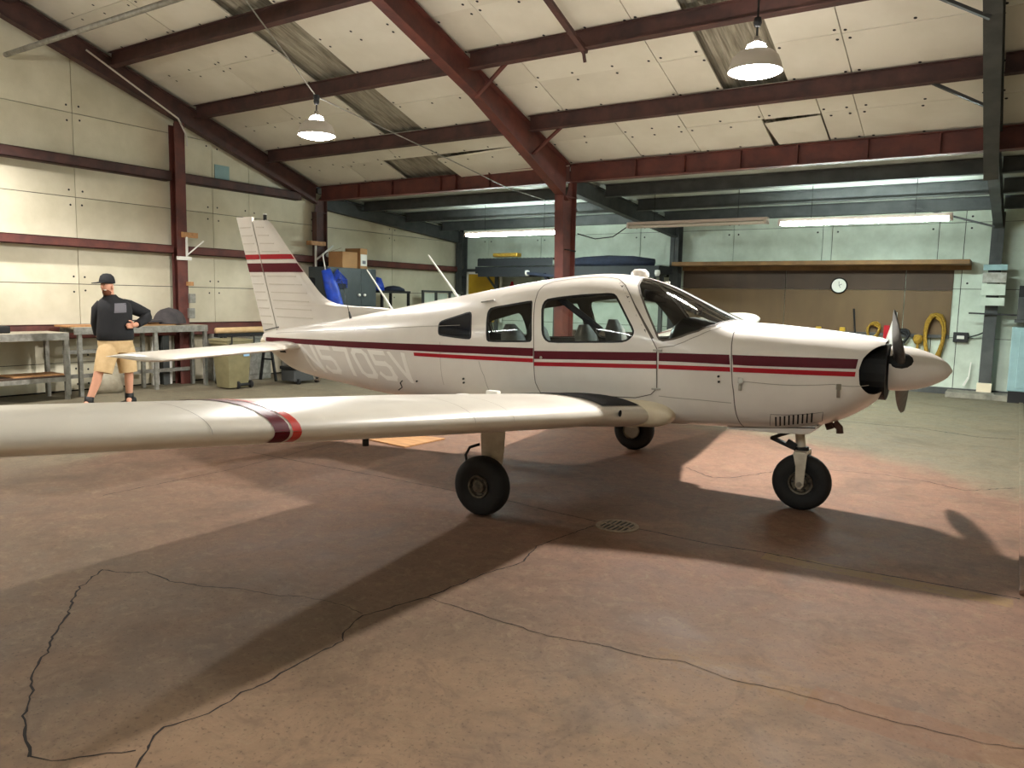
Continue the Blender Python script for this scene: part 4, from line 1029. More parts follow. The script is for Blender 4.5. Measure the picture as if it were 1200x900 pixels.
# instrument panel with rounded glare shield
vs = []; nn = 14
for (x, sc) in ((1.60, .93), (1.70, .93), (1.92, .90), (1.99, .82), (1.99, .6)):
    for i in range(nn+1):
        u = -1+2*i/nn; y = .47*u*sc; h = 1.26+.225*(1-abs(u)**5)*(1 if x > 1.75 else (.8 if x > 1.65 else .62))
        if sc == .82: h -= .06
        if sc == .6: h = .85; y = .47*u*.82
        vs.append(L3(x, y, h))
MB().add(vs, [(i*(nn+1)+k, i*(nn+1)+k+1, (i+1)*(nn+1)+k+1, (i+1)*(nn+1)+k) for i in range(4) for k in range(nn)]).build('glare_shield', 'dash', AC, smooth=50)
MB().lathe([(.0, .05), (.028, .045), (.035, 0), (.03, -.03), (0, -.03)], L3(1.86, .0, 1.54), 'z', 14).build('compass', 'black', AC, smooth=True)
for yy in (-.24, .24):
    MB().lathe([(.105, -.012), (.117, 0), (.105, .012), (.095, 0), (.105, -.012)], L3(2.16, yy, 1.18), 'x', 18).bar(L3(2.16, yy-.1, 1.18), L3(2.16, yy+.1, 1.18), .03, .03).tube([L3(2.16, yy, 1.18), L3(1.98, yy, 1.14)], .015, 8).build('control_yoke', 'black', AC, smooth=40)
def seat(xa, ya, zt, wd=.42):
    vs = []; prf = [(0, .72), (0, 1.0), (.0, 1.22), (.0, zt-.05), (0, zt)]
    me = MB()
    def slab(x0, x1, lean, z0, z1, w0, w1, th):
        vs = []; nz = 7; nw = 8
        for side in (0, 1):
            for i in range(nz+1):
                t = i/nz; z = z0+(z1-z0)*t; ww = (w0+(w1-w0)*t)/2*(1 if t < .72 else math.sqrt(max(.04, 1-((t-.72)/.30)**2)))
                for k in range(nw+1):
                    u = -1+2*k/nw; b_ = th/2*(1-.55*abs(u)**3)*(1 if t < .8 else 1-.5*((t-.8)/.2)**2); vs.append(L3(x0+lean*t+(b_ if side else -b_), ya+u*ww, z))
        q = (nz+1)*(nw+1); fs = []
        for sd in (0, 1):
            for i in range(nz):
                for k in range(nw): fs.append((sd*q+i*(nw+1)+k, sd*q+i*(nw+1)+k+1, sd*q+(i+1)*(nw+1)+k+1, sd*q+(i+1)*(nw+1)+k))
        for i in range(nz):
            for k in (0, nw): fs.append((i*(nw+1)+k, (i+1)*(nw+1)+k, q+(i+1)*(nw+1)+k, q+i*(nw+1)+k))
        for k in range(nw): fs.append((nz*(nw+1)+k, nz*(nw+1)+k+1, q+nz*(nw+1)+k+1, q+nz*(nw+1)+k))
        me.add(vs, fs)
    slab(xa, xa, .16, .78, zt, wd, wd*.86, .13)
    me.box(L3(xa+.02, ya+wd/2, .72), L3(xa-.48, ya-wd/2, .86))
    return me.build('seat', 'seat', AC, smooth=45)
seat(2.62, .25, 1.40); seat(2.56, -.25, 1.44); seat(3.36, .24, 1.38, .40); seat(3.36, -.24, 1.40, .40)
mb = MB()
mb.bar(L3(2.99, .40, 1.655), L3(2.58, .33, 1.36), .012, .055).build('shoulder_belt', 'belt', AC)
MB().bar(L3(2.19, .38, 1.66), L3(2.10, .12, 1.64), .012, .09).build('sun_visor', 'linerdark', AC, bevel=.01)

# ================================================================== LAMPS
def pendant(x, y, z, label, watts, sc, cone=156, blend=.4, hang=None):
    """z = height of the shade rim; hangs from the purlin above"""
    r = empty('pendant_lamp', (x, y, z), 0, label, 'lamp', 'pendant lamps')
    r.scale = (sc, sc, sc); ztop = ((hang if hang else roof(y)-.03)-z)/sc
    MB().tube([(0, 0, .33), (0, 0, ztop)], .012, 8).build('stem', 'black', r)
    MB().lathe([(.0, ztop+.02), (.05, ztop+.02), (.045, ztop-.04), (.0, ztop-.05)], n=14).build('canopy', 'black', r, smooth=40)
    MB().lathe([(.0, .56), (.035, .55), (.045, .5), (.03, .46), (.0, .45)], n=14).build('coupling', 'black', r, smooth=40)
    MB().lathe([(.0, .36), (.03, .36), (.04, .31), (.05, .29), (.0, .29)], n=16).build('socket', 'dirtymetal', r, smooth=40)
    MB().lathe([(.045, .30), (.09, .275), (.11, .235), (.11, .215)], n=24).build('glass_cap', 'lampcap', r, smooth=60)
    MB().lathe([(.11, .215), (.18, .2), (.235, .15), (.262, .08), (.285, .0), (.277, .0), (.254, .08), (.227, .145), (.175, .19), (.11, .205)], n=32).build('shade', 'lampmetal', r, smooth=50)
    MB().lathe([(.276, .012), (.23, -.02), (.14, -.045), (.0, -.055)], n=28).build('lens', 'lampglow', r, smooth=60)
    l = bpy.data.lights.new('lamp_light', 'SPOT'); l.energy = watts; l.color = (1, .965, .915); l.shadow_soft_size = .11; l.spot_size = math.radians(cone); l.spot_blend = blend
    # wide reflector: more candela toward high angles, as a photometric web would give
    l.use_nodes = True; nt = l.node_tree; em = nt.nodes['Emission']
    tc = nt.nodes.new('ShaderNodeTexCoord'); sx = nt.nodes.new('ShaderNodeSeparateXYZ'); ab = nt.nodes.new('ShaderNodeMath'); ab.operation = 'ABSOLUTE'
    mx = nt.nodes.new('ShaderNodeMath'); mx.operation = 'MAXIMUM'; mx.inputs[1].default_value = .22; pw = nt.nodes.new('ShaderNodeMath'); pw.operation = 'POWER'; pw.inputs[1].default_value = -1.0
    nt.links.new(tc.outputs['Normal'], sx.inputs[0]); nt.links.new(sx.outputs[2], ab.inputs[0]); nt.links.new(ab.outputs[0], mx.inputs[0]); nt.links.new(mx.outputs[0], pw.inputs[0]); nt.links.new(pw.outputs[0], em.inputs['Strength'])
    lo = link('lamp_light', l, r); lo.location = (0, 0, -.075)
pendant(-7.3, 6.715, 3.53, 'white glowing pendant lamp over the tail of the aircraft', LAMP_W*.25, .8, 168, .3, 3.99)
pendant(-10.9, 4.1, 4.4, 'pendant lamp out of view over the left workbenches', LAMP_W*.54, 1, 154, .8)
pendant(-2.335, 7.8, 3.86, 'white glowing pendant lamp over the nose of the aircraft', LAMP_W*.94, .92)
def fluoro(x0, x1, y, z, label, on=True, near=False, ztop=None):
    xm = (x0+x1)/2; r = empty('fluorescent_fixture', (xm, y, z), 0, label, 'light', 'fluorescent fixtures'); h = (x1-x0)/2
    MB().box((-h, -.07, .05), (h, .07, .10)).build('housing', 'fixture', r, bevel=0)
    for yy in (-.06, .06):
        MB().tube([(-h+.05, yy, .015), (h-.05, yy, .015)], .02, 10).build('tube', ('tube_near' if near else 'tube') if on else 'tubeoff', r, smooth=40)
    for xx in (-h+.02, h-.02): MB().box((xx-.02, -.09, -.005), (xx+.02, .09, .05)).build('socket', 'fixture', r)
    zt = (ztop if ztop else lroof(y)-.02)-z
    for xx in (-h*.6, h*.6): MB().tube([(xx, 0, .1), (xx, 0, zt)], .005, 5).build('hanger_wire', 'black', r)
    return r
fluoro(-9.85, -7.47, 13.2, 2.89, 'lit fluorescent fixture hanging left of the red post')
fluoro(-3.42, -.92, 13.2, 2.90, 'lit fluorescent fixture hanging above the brown board at right')
fluoro(-6.16, -3.62, 13.25, 2.95, 'unlit pinkish fluorescent fixture between the two lit ones', False)
fluoro(-10.4, -8.0, -1.6, 3.4, 'lit fluorescent fixture behind the viewer toward the gable', True, True, roof(-1.6))
fluoro(-5.6, -3.2, -1.6, 3.4, 'lit fluorescent fixture behind the viewer over mid hall', True, True, roof(-1.6))
fluoro(-.6, 1.8, -1.6, 3.4, 'lit fluorescent fixture behind the viewer near the right', True, True, roof(-1.6))
tag(MB().tube([(-6.32, 11.6, 2.72), (-6.3, 12.2, 2.68), (-6.25, 12.8, 2.76), (-6.16, 13.2, 2.97)], .01, 6).build('power_cord', 'black', smooth=True), 'black cord drooping from red post to unlit fixture', 'cord')

# ================================================================== LEFT SIDE: benches, bin, person
def bench(name, y0, y1, xw, depth, ht, label, top='benchtop', shelf=None, legs=None):
    r = empty(name, (xw, (y0+y1)/2, 0), 0, label, 'workbench'); off = Vector((-xw, -(y0+y1)/2, 0))
    def B(mb, nm, mt, bev=0): o = mb.build(nm, mt, r, bevel=bev); o.location = off; return o
    B(MB().box((xw, y0, ht-.03), (xw+depth, y1, ht)), 'bench_top', top, .004)
    B(MB().box((xw+depth-.03, y0, ht-.11), (xw+depth+.005, y1, ht-.005)), 'front_rail', 'galv', .003); B(MB().box((xw, y0, ht-.1), (xw+.03, y1, ht-.03)), 'back_rail', 'galv')
    for yy in (legs or (y0+.04, y1-.04)):
        for xx in (xw+.03, xw+depth-.03): B(MB().bar((xx, yy, 0), (xx, yy, ht-.03), .055, .055, (0, 1, 0)), 'leg', 'galv')
    if shelf:
        B(MB().box((xw+.05, y0+.03, shelf-.025), (xw+depth-.02, y1-.03, shelf)), 'shelf', 'wood' if top != 'benchtop' else 'plydark')
        B(MB().box((xw+depth-.04, y0, shelf-.09), (xw+depth-.01, y1, shelf-.025)), 'shelf_rail', 'galv')
    return r
bench('workbench', 4.2, 5.86, -12.22, .62, .985, 'galvanised framed workbench with brown lower shelf at the far left', shelf=.36)
b2 = bench('workbench', 6.02, 8.28, -12.18, .43, 1.05, 'long grey steel workbench behind the standing man', legs=(6.1, 7.32, 8.24))
o = MB().box((-12.2, 6.05, .62), (-12.16, 7.3, .68)).box((-12.2, 6.05, .24), (-12.16, 8.2, .3)).build('lower_rail', 'galv', b2); o.location = (12.18, -7.15, 0)
tag(MB().box((-12.1, 5.1, .36), (-11.65, 5.82, .378)).build('plank', 'wood'), 'orange plywood offcut lying on the lower bench shelf', 'plank')
tag(MB().box((-12.2, 4.3, .985), (-11.75, 5.15, 1.09)).build('black_case', 'black', bevel=.02), 'low black case on the far left bench top', 'case')
tag(MB().box((-12.2, 5.95, 1.05), (-11.85, 6.62, 1.075)).build('plank', 'wood', bevel=.003), 'light wooden board lying on the long bench', 'plank')
tag(MB().box((-12.15, 6.95, 1.05), (-11.85, 7.75, 1.07)).box((-12.1, 6.9, 1.07), (-11.9, 7.5, 1.10)).build('board_stack', 'cardboard', bevel=.004), 'flat boards stacked under the dark cover on bench', 'boards')
vs = []
for i, (z, r_) in enumerate(((.0, .2), (.08, .26), (.2, .24), (.32, .2), (.42, .1), (.45, .02))):
    for k in range(14): a = 2*PI*k/14; q = r_*(1+.18*math.sin(3*a+i)); vs.append((-11.95+q*.6*math.cos(a), 6.62+q*math.sin(a), z))
tag(MB().add(vs, [(i*14+k, i*14+(k+1) % 14, (i+1)*14+(k+1) % 14, (i+1)*14+k) for i in range(5) for k in range(14)]+[tuple(range(14))]).build('canvas_bundle', 'benchtop', smooth=True), 'crumpled tan canvas bundle under the long bench', 'bundle')
# dark domed cover with visor-like flap
mb = MB(); vs = []
for i in range(8):
    t = i/7
    for k in range(20):
        a = 2*PI*k/20; rx, ry = .17, .29
        sc = math.sqrt(max(0.0, 1-t*t)) if i < 7 else .02
        vs.append((-12.0+rx*sc*math.cos(a), 7.72+ry*sc*math.sin(a)*(1+.1*math.cos(a)), 1.075+.27*t))
mb.add(vs, [(i*20+k, i*20+(k+1) % 20, (i+1)*20+(k+1) % 20, (i+1)*20+k) for i in range(7) for k in range(20)])
mb.add([(-12.1, 7.5, 1.12), (-11.82, 7.5, 1.11), (-11.8, 7.15, 1.10), (-12.08, 7.12, 1.12), (-12.1, 7.5, 1.15), (-11.82, 7.5, 1.14), (-11.8, 7.15, 1.125), (-12.08, 7.12, 1.14)], [(0,1,2,3),(4,5,6,7),(0,1,5,4),(1,2,6,5),(2,3,7,6),(3,0,4,7)])
tag(mb.build('domed_cover', 'cover', smooth=50), 'dark grey domed fabric cover on the long bench', 'cover')
for (y, wd, lab) in ((7.62, .12, 'white upright board leaning behind the long bench'), (7.92, .06, 'thin white batten standing behind the long bench')):
    tag(MB().box((-12.42, y, 0), (-12.36, y+wd, .86)).build('batten', 'white', bevel=.004), lab, 'board')
tag(MB().box((-12.42, 7.78, 0), (-12.3, 7.9, .86)).build('steel_post', 'greysteel', bevel=.005), 'short dark steel post behind the long bench', 'post')
tag(MB().box((-12.45, 8.7, 0), (-12.2, 9.0, .86)).box((-12.2, 8.74, .7), (-12.19, 8.9, .73)).build('metal_locker', 'galv', bevel=.01), 'pale low locker beside the red gable post', 'locker')
# wheeled bin
bn = empty('wheeled_bin', (-11.1, 8.28, 0), 0, 'olive plastic wheeled bin standing by the saw horse', 'bin')
vs = []
for z, a, b_ in ((.02, .17, .19), (.5, .20, .22), (.74, .22, .25), (.75, .24, .27), (.80, .24, .27)):
    vs += [(-a, -b_, z), (a, -b_, z), (a, b_, z), (-a, b_, z)]
MB().add(vs, [(0,1,2,3)]+[(4*i+k, 4*i+(k+1) % 4, 4*i+4+(k+1) % 4, 4*i+4+k) for i in range(4) for k in range(4)]+[(16,17,18,19)]).build('body', 'bin', bn, bevel=.015, smooth=40)
MB().box((-.25, -.28, .80), (.25, .28, .84)).build('lid', 'bin', bn, bevel=.015)
for yy in (-.22, .22): MB().tube([(.24, yy, .76), (.3, yy, .78), (.3, yy, .9), (.22, yy, .9)], .014, 6).build('handle', 'black', bn)
for yy in (-.02, .24): MB().lathe([(.0, -.02), (.05, -.02), (.065, -.01), (.065, .01), (.05, .02), (.0, .02)], (.17, yy, .066), 'y', 18).build('wheel', 'rubber', bn, smooth=40)
MB().tube([(.17, -.02, .066), (.17, .24, .066)], .028, 8).build('axle', 'black', bn)
MB().box((.222, .06, .55), (.228, .18, .65)).build('sticker', 'lightbluebox', bn)
# folding trestle with beige roll
tr = empty('trestle', (-11.62, 8.95, 0), 0, 'black folding trestle behind the olive bin', 'trestle')
for yy in (-.45, .5):
    for dx in (-.22, .22): MB().bar((dx, yy, 0), (dx*.2, yy, .86), .05, .03, (0, 1, 0)).build('leg', 'black', tr)
    MB().bar((-.15, yy, .4), (.15, yy, .4), .03, .03).build('brace', 'black', tr)
MB().box((-.06, -.6, .84), (.06, .65, .9)).build('top_bar', 'black', tr)
tag(MB().tube([(-11.62, 8.35, .955), (-11.63, 8.7, .95), (-11.62, 9.1, .955), (-11.6, 9.55, .95)], [.05, .055, .055, .06], 12).build('canvas_roll', 'khaki', smooth=True), 'beige canvas roll lying on the black trestle', 'roll')
tb = empty('tool_box', (-10.9, 9.6, 0), 0, 'black plastic rolling tool box under the tail', 'toolbox')
MB().box((-.18, -.3, .05), (.18, .3, .26)).build('body', 'crate', tb, bevel=.02); MB().box((-.2, -.32, .26), (.2, .32, .32)).build('lid', 'black', tb, bevel=.015)
for yy in (-.22, .22): MB().lathe([(.0, -.02), (.05, -.02), (.05, .02), (0, .02)], (.18, yy, .05), 'y', 14).build('wheel', 'rubber', tb, smooth=40)
MB().box((-.1, -.2, .32), (.12, .02, .42)).build('rag', 'white', tb, bevel=.04)
tag(MB().box((-12.32, 9.2, 0), (-11.9, 9.75, .8)).box((-11.9, 9.25, .1), (-11.885, 9.7, .7)).build('small_cabinet', 'galv', bevel=.01), 'small grey cabinet behind the stabilator', 'cabinet')
# plywood sheet on floor, under the right wing
tag(MB().add([(-5.97, 6.23, .002), (-5.37, 6.15, .002), (-5.35, 6.81, .002), (-5.95, 6.74, .002), (-5.97, 6.23, .014), (-5.37, 6.15, .014), (-5.35, 6.81, .014), (-5.95, 6.74, .014)], [(0,1,2,3),(4,5,6,7),(0,1,5,4),(1,2,6,5),(2,3,7,6),(3,0,4,7)]).build('plywood_sheet', 'wood'), 'square plywood sheet lying on the floor beyond the wing', 'plywood')

# ---- person, built facing -Y with the chest turned toward +X
def skin_obj(name, verts, edges, mt, parent, root=0, sub=2):
    me = bpy.data.meshes.new(name); me.from_pydata([v[:3] for v in verts], edges, []); o = link(name, me, parent)
    sk = o.modifiers.new('skin', 'SKIN'); sk.use_smooth_shade = True
    for i, v in enumerate(verts): me.skin_vertices[0].data[i].radius = (v[3], v[4] if len(v) > 4 else v[3]); me.skin_vertices[0].data[i].use_root = (i == root)
    sb_ = o.modifiers.new('sub', 'SUBSURF'); sb_.levels = sub; sb_.render_levels = sub
    dg = bpy.context.evaluated_depsgraph_get(); nm = bpy.data.meshes.new_from_object(o.evaluated_get(dg)); o.modifiers.clear(); old = o.data; o.data = nm; bpy.data.meshes.remove(old)
    nm.name = name; nm.materials.clear(); nm.materials.append(M[mt])
    for p in nm.polygons: p.use_smooth = True
    return o
man = empty('person', (-10.45, 5.9, 0), 0, 'man in black jacket, black cap and khaki shorts walking left past the bench', 'person')
# local axes: x toward the viewer, y to the right in the picture, z up
B = [(0, 0, .96, .11), (0, 0, 1.12, .11), (.01, 0, 1.30, .12), (.01, -.01, 1.42, .09), (.02, -.06, 1.52, .062), (.03, -.09, 1.585, .072), (.03, -.105, 1.67, .088), (.02, -.10, 1.755, .075),
     (-.03, -.16, 1.40, .05), (-.12, -.18, 1.16, .045), (-.16, -.15, .96, .04),
     (.0, .17, 1.40, .055), (-.04, .50, 1.28, .045), (.16, .22, 1.14, .038), (.19, .13, 1.135, .032),
     (.03, -.10, .90, .11), (.05, -.27, .52, .062), (.03, -.30, .36, .062), (.0, -.40, .10, .042),
     (-.02, .10, .90, .11), (.04, .16, .52, .062), (.01, .17, .36, .062), (-.04, .20, .10, .042),
     (.05, -.50, .04, .035), (.06, .12, .04, .035)]
E_ = [(0,1),(1,2),(2,3),(3,4),(4,5),(5,6),(6,7),(3,8),(8,9),(9,10),(3,11),(11,12),(12,13),(13,14),(0,15),(15,16),(16,17),(17,18),(0,19),(19,20),(20,21),(21,22),(18,23),(22,24)]
skin_obj('body', B, E_, 'skin', man)
def rings(mb, rs, n=20):
    vs = []
    for z, cx, cy_, rx, ry in rs:
        for k in range(n): a = 2*PI*k/n; vs.append((cx+rx*math.cos(a), cy_+ry*math.sin(a), z))
    m_ = len(rs); return mb.add(vs, [(i*n+k, i*n+(k+1) % n, (i+1)*n+(k+1) % n, (i+1)*n+k) for i in range(m_-1) for k in range(n)]+[tuple(range(n)), tuple(range((m_-1)*n, m_*n))])
jk = rings(MB(), [(.925, .01, .0, .155, .235), (.95, .01, 0, .175, .25), (1.05, .01, 0, .17, .25), (1.2, .01, 0, .165, .235), (1.34, .01, 0, .165, .24), (1.43, .01, -.0, .145, .23), (1.485, .01, -.02, .11, .17), (1.52, .02, -.05, .085, .10), (1.555, .02, -.065, .075, .08)])
jk.tube([(.0, .13, 1.41), (-.01, .22, 1.39), (-.03, .36, 1.34), (-.04, .50, 1.28), (.02, .46, 1.24), (.09, .36, 1.19), (.16, .23, 1.145)], [.09, .095, .088, .078, .074, .064, .052], 14)
jk.tube([(-.02, -.15, 1.42), (-.06, -.19, 1.35), (-.12, -.19, 1.16), (-.16, -.15, 1.0)], [.08, .085, .07, .055], 14)
jk = jk.build('jacket', 'jacket', man, smooth=60)
sh_ = rings(MB(), [(.76, .01, -.02, .15, .2), (.84, .01, -.0, .165, .235), (.95, .0, 0, .16, .235), (1.0, 0, 0, .15, .22)])
sh_.tube([(.02, -.09, .86), (.035, -.14, .74), (.045, -.185, .60), (.05, -.215, .49)], [.13, .135, .125, .118], 16).tube([(.0, .11, .86), (.01, .13, .74), (.02, .145, .60), (.03, .155, .47)], [.13, .135, .125, .118], 16)
sh_.build('shorts', 'khaki', man, smooth=60)
for (a, t) in (((.0, -.385, .17), (.0, -.405, .05)), ((-.03, .19, .17), (-.04, .20, .05))): MB().tube([a, t], .058, 12).build('sock', 'black', man, smooth=True)
for (cx, cy_) in ((.02, -.455), (-.01, .16)):
    vs = []
    for i, (t, w_, h) in enumerate(((-.15, .03, .05), (-.1, .05, .07), (0, .05, .075), (.08, .048, .12), (.13, .035, .1))):
        for k in range(10):
            a = 2*PI*k/10; vs.append((cx+w_*math.cos(a)-t*.3, cy_+t, .045*0+max(.0, h/2+h/2*math.sin(a))))
    MB().add(vs, [(i*10+k, i*10+(k+1) % 10, (i+1)*10+(k+1) % 10, (i+1)*10+k) for i in range(4) for k in range(10)]+[tuple(range(10)), tuple(range(40, 50))]).build('shoe', 'black', man, smooth=50)
# hand with fingers resting on the belly
for k in range(4): MB().tube([(.18, .15, 1.155-.018*k), (.205, .09, 1.16-.019*k), (.20, .045+.008*abs(k-1), 1.155-.018*k)], [.011, .010, .008], 7).build('finger', 'skin', man, smooth=True)
MB().tube([(.17, .16, 1.165), (.2, .12, 1.195), (.205, .085, 1.2)], [.012, .011, .009], 7).build('thumb', 'skin', man, smooth=True)
from mathutils.bvhtree import BVHTree
bv = BVHTree.FromPolygons([v.co for v in jk.data.vertices], [list(p.vertices) for p in jk.data.polygons])
vs = []
for q in range(5):
    for k in range(7):
        y = -.075+.17*k/6+.02*q/4*(-1); z = 1.435-.13*q/4+.008*k/6
        h = bv.ray_cast(Vector((1, y, z)), Vector((-1, 0, 0))); vs.append((h[0].x+.004 if h[0] else .17, y, z))
MB().add(vs, [(q*7+k, q*7+k+1, q*7+k+8, q*7+k+7) for q in range(4) for k in range(6)]).build('chest_print', 'greypatch', man)
# head details: face looks toward -y and slightly to the viewer
MB().lathe([(.004, .125), (.05, .118), (.085, .085), (.1, .03), (.102, -.005), (.098, -.01), (.0, -.01)], (.028, -.10, 1.715), 'z', 20).build('cap', 'jacket', man, smooth=50)
MB().add([(-.04, -.17, 1.715), (.11, -.15, 1.715), (.085, -.29, 1.695), (-.01, -.30, 1.695), (-.04, -.17, 1.728), (.11, -.15, 1.728), (.085, -.29, 1.706), (-.01, -.30, 1.706)], [(0,1,2,3),(4,5,6,7),(0,1,5,4),(1,2,6,5),(2,3,7,6),(3,0,4,7)]).build('cap_visor', 'jacket', man, bevel=.008)
MB().lathe([(.0, .07), (.045, .05), (.06, 0), (.05, -.04), (.0, -.055)], (.045, -.115, 1.585), 'z', 14).build('beard', 'beard', man, smooth=True)
MB().lathe([(.0, .03), (.014, .0), (.012, -.012), (.0, -.018)], (.06, -.195, 1.655), 'z', 10).build('nose', 'skin', man, smooth=True)
MB().lathe([(.0, .007), (.018, .003), (.015, -.005), (.0, -.007)], (.08, -.16, 1.615), 'z', 10).build('mouth', 'letter', man, smooth=True)
MB().lathe([(.0, .03), (.016, .01), (.014, -.02), (.0, -.03)], (.115, -.075, 1.655), 'z', 10).build('ear', 'skin', man, smooth=True)
for (x, y) in ((.02, -.19), (.09, -.17)): MB().lathe([(.0, .007), (.009, 0), (.0, -.007)], (x, y, 1.685), 'z', 8).build('eye', 'black', man, smooth=True)

# ================================================================== BEHIND THE TAIL (lean-to, left part)
cb = empty('steel_cabinet', (-11.82, 11.58, 0), 0, 'tall dark green steel cabinet with two doors against the gable wall', 'cabinet')
MB().box((-.28, -.7, .05), (.28, .68, 2.17)).build('body', 'cabinet', cb, bevel=.012)
for (y0, y1) in ((-.43, .205), (.215, .66)):
    d = MB().box((.28, y0, .1), (.298, y1, 2.14)).build('door', 'cabinet', cb, bevel=.006)
    MB().lathe([(.0, .05), (.028, .045), (.03, .02), (.015, .0)], (.298, y1-.075 if y0 < 0 else y0+.075, 1.62), 'x', 14).build('knob', 'white', d, smooth=True)
for i, (y, sz, h, z0) in enumerate(((11.55, .42, .33, 2.17), (11.93, .23, .42, 2.17))):
    bxo = empty('cardboard_box', (-11.8, y, z0), .1*i, ['open brown cardboard box on top of the steel cabinet', 'taller cardboard box with white label on steel cabinet'][i], 'box')
    MB().box((-.2, -sz/2, 0), (.2, sz/2, h)).build('carton', 'cardboard', bxo)
    if i == 0: MB().bar((-.1, -sz/2, h+.01), (.0, -sz/2+.14, h+.07), .3, .006).build('flap', 'cardboard', bxo)
    else: MB().box((.2, -sz/2+.01, .06), (.204, sz/2-.01, .3)).build('label_sheet', 'white', bxo); MB().box((.204, -.05, .1), (.206, .06, .17)).build('label_print', 'greypatch', bxo)
# blue tarp roll leaning and tarp hung on hangers
tag(MB().tube([(-11.3, 11.0, .0), (-11.31, 10.95, 1.2), (-11.33, 10.78, 1.75), (-11.36, 10.66, 2.1)], [.15, .15, .14, .09], 14).build('blue_tarp_roll', 'bluetarp', smooth=True), 'bright blue rolled tarp leaning beside the red corner post', 'tarp')
tag(MB().tube([(-11.36, 10.66, 2.05), (-11.34, 10.56, 2.4)], .012, 6).build('tarp_pole', 'white'), 'thin white pole sticking out of the blue tarp roll', 'pole')
hg = empty('hanger_bundle', (-11.52, 11.12, 1.9), 0, 'blue clothes hangers bunched on the cabinet door', 'hangers')
for k in range(5):
    dz = -.03*k; MB().tube([(.02+.01*k, -.02, .22+dz), (.03, -.2, .05+dz*1.4), (.03, .24, .02+dz*1.2), (.02, 0, .2+dz)], .014, 6).build('hanger', 'bluetarp', hg)
MB().box((0, -.18, -.16), (.05, .2, -.06)).build('cloth', 'navy', hg, bevel=.02)
tag(MB().box((-11.85, 10.4, 1.45), (-11.52, 10.58, 1.72)).build('white_box', 'lightbluebox', bevel=.01), 'pale box beside the blue tarp roll', 'box')
tag(MB().box((-11.85, 10.38, 1.72), (-11.54, 10.57, 1.95)).build('black_bag', 'black', bevel=.05), 'black bag on shelf behind the fin', 'bag')
sh = empty('wall_shelf_unit', (-12.1, 10.65, 0), 0, 'low shelf unit behind the fin', 'shelf'); MB().box((-.3, -.3, 1.42), (.6, .14, 1.45)).build('shelf', 'galv', sh)
for dx in (-.25, .55): MB().box((dx, -.28, 0), (dx+.04, .12, 1.42)).build('side', 'galv', sh)
# corner post bracket with floodlights
fb = empty('bracket_lamp', (-12.26, 11.2, 2.4), 0, 'white angled bracket with two small floodlights on the corner post', 'bracket')
MB().box((-.02, -.2, .22), (.12, .2, .30)).build('wood_block', 'wood', fb); MB().bar((.03, .0, .22), (.03, 0, -.28), .03, .035).bar((.03, 0, -.08), (.1, .42, .24), .03, .03).build('arm', 'white', fb)
for yy in (.3, .45): MB().lathe([(.0, -.03), (.04, -.02), (.045, .03), (.0, .04)], (.06, yy, .04), 'x', 12).build('floodlight', 'white', fb, smooth=True)
MB().box((.0, .1, -.18), (.08, .5, -.1)).build('mount_plate', 'black', fb)
# black table with dark cloth, glass-front frame rack
tbk = empty('black_table', (-11.9, 13.0, .32), 0, 'small black steel table beside the cabinet', 'table')
MB().box((-.3, -.5, 1.36), (.3, .45, 1.41)).build('top', 'black', tbk)
for xx in (-.27, .27):
    for yy in (-.46, .41): MB().box((xx-.025, yy-.025, -.32), (xx+.025, yy+.025, 1.36)).build('leg', 'black', tbk)
tag(MB().lathe([(.0, .12), (.14, .1), (.24, .05), (.26, 0), (0, 0)], (-11.8, 13.1, 1.73), 'z', 16).build('folded_cloth', 'navy', smooth=True), 'dark folded cloth on the black table', 'cloth')
tag(MB().lathe([(.0, .3), (.1, .27), (.16, .12), (.18, 0), (0, 0)], (-11.9, 12.66, 1.73), 'z', 14).build('blue_bag', 'bluetarp', smooth=True), 'blue crumpled bag on the black table', 'bag')
rk = empty('frame_rack', (-12.05, 15.2, 0), 0, 'dark steel frame rack with three open bays along the gable wall', 'rack')
for yy in (-.78, -.28, .27, .78): MB().box((-.02, yy-.025, 0), (.03, yy+.025, 1.74)).build('upright', 'greysteel', rk)
MB().box((-.02, -.81, 1.72), (.04, .81, 1.77)).build('top_rail', 'greysteel', rk)
for yy in (-.75, -.25, .3): MB().box((-.03, yy, .2), (-.022, yy+.45, 1.7)).build('panel', 'backboard', rk)
# yellow board with white frame, red extinguisher
yb2 = empty('yellow_board', (-11.55, 16.24, 1.5), 0, 'yellow panel with white frame on the back wall', 'board')
MB().box((-.48, 0, -.5), (.5, .03, .72)).build('panel', 'yellow', yb2)
for a in (((-.54, -.01, -.5), (-.48, .035, .78)), ((.5, -.01, -.5), (.56, .035, .78)), ((-.54, -.01, .72), (.56, .035, .78))): MB().box(*a).build('frame', 'white', yb2)
tag(MB().lathe([(.0, 0), (.08, 0), (.08, .5), (.04, .56), (.025, .62), (.0, .62)], (-10.75, 16.36, 1.42), 'z', 16).build('fire_extinguisher', 'red', smooth=40), 'red cylinder hanging right of the yellow panel', 'extinguisher')
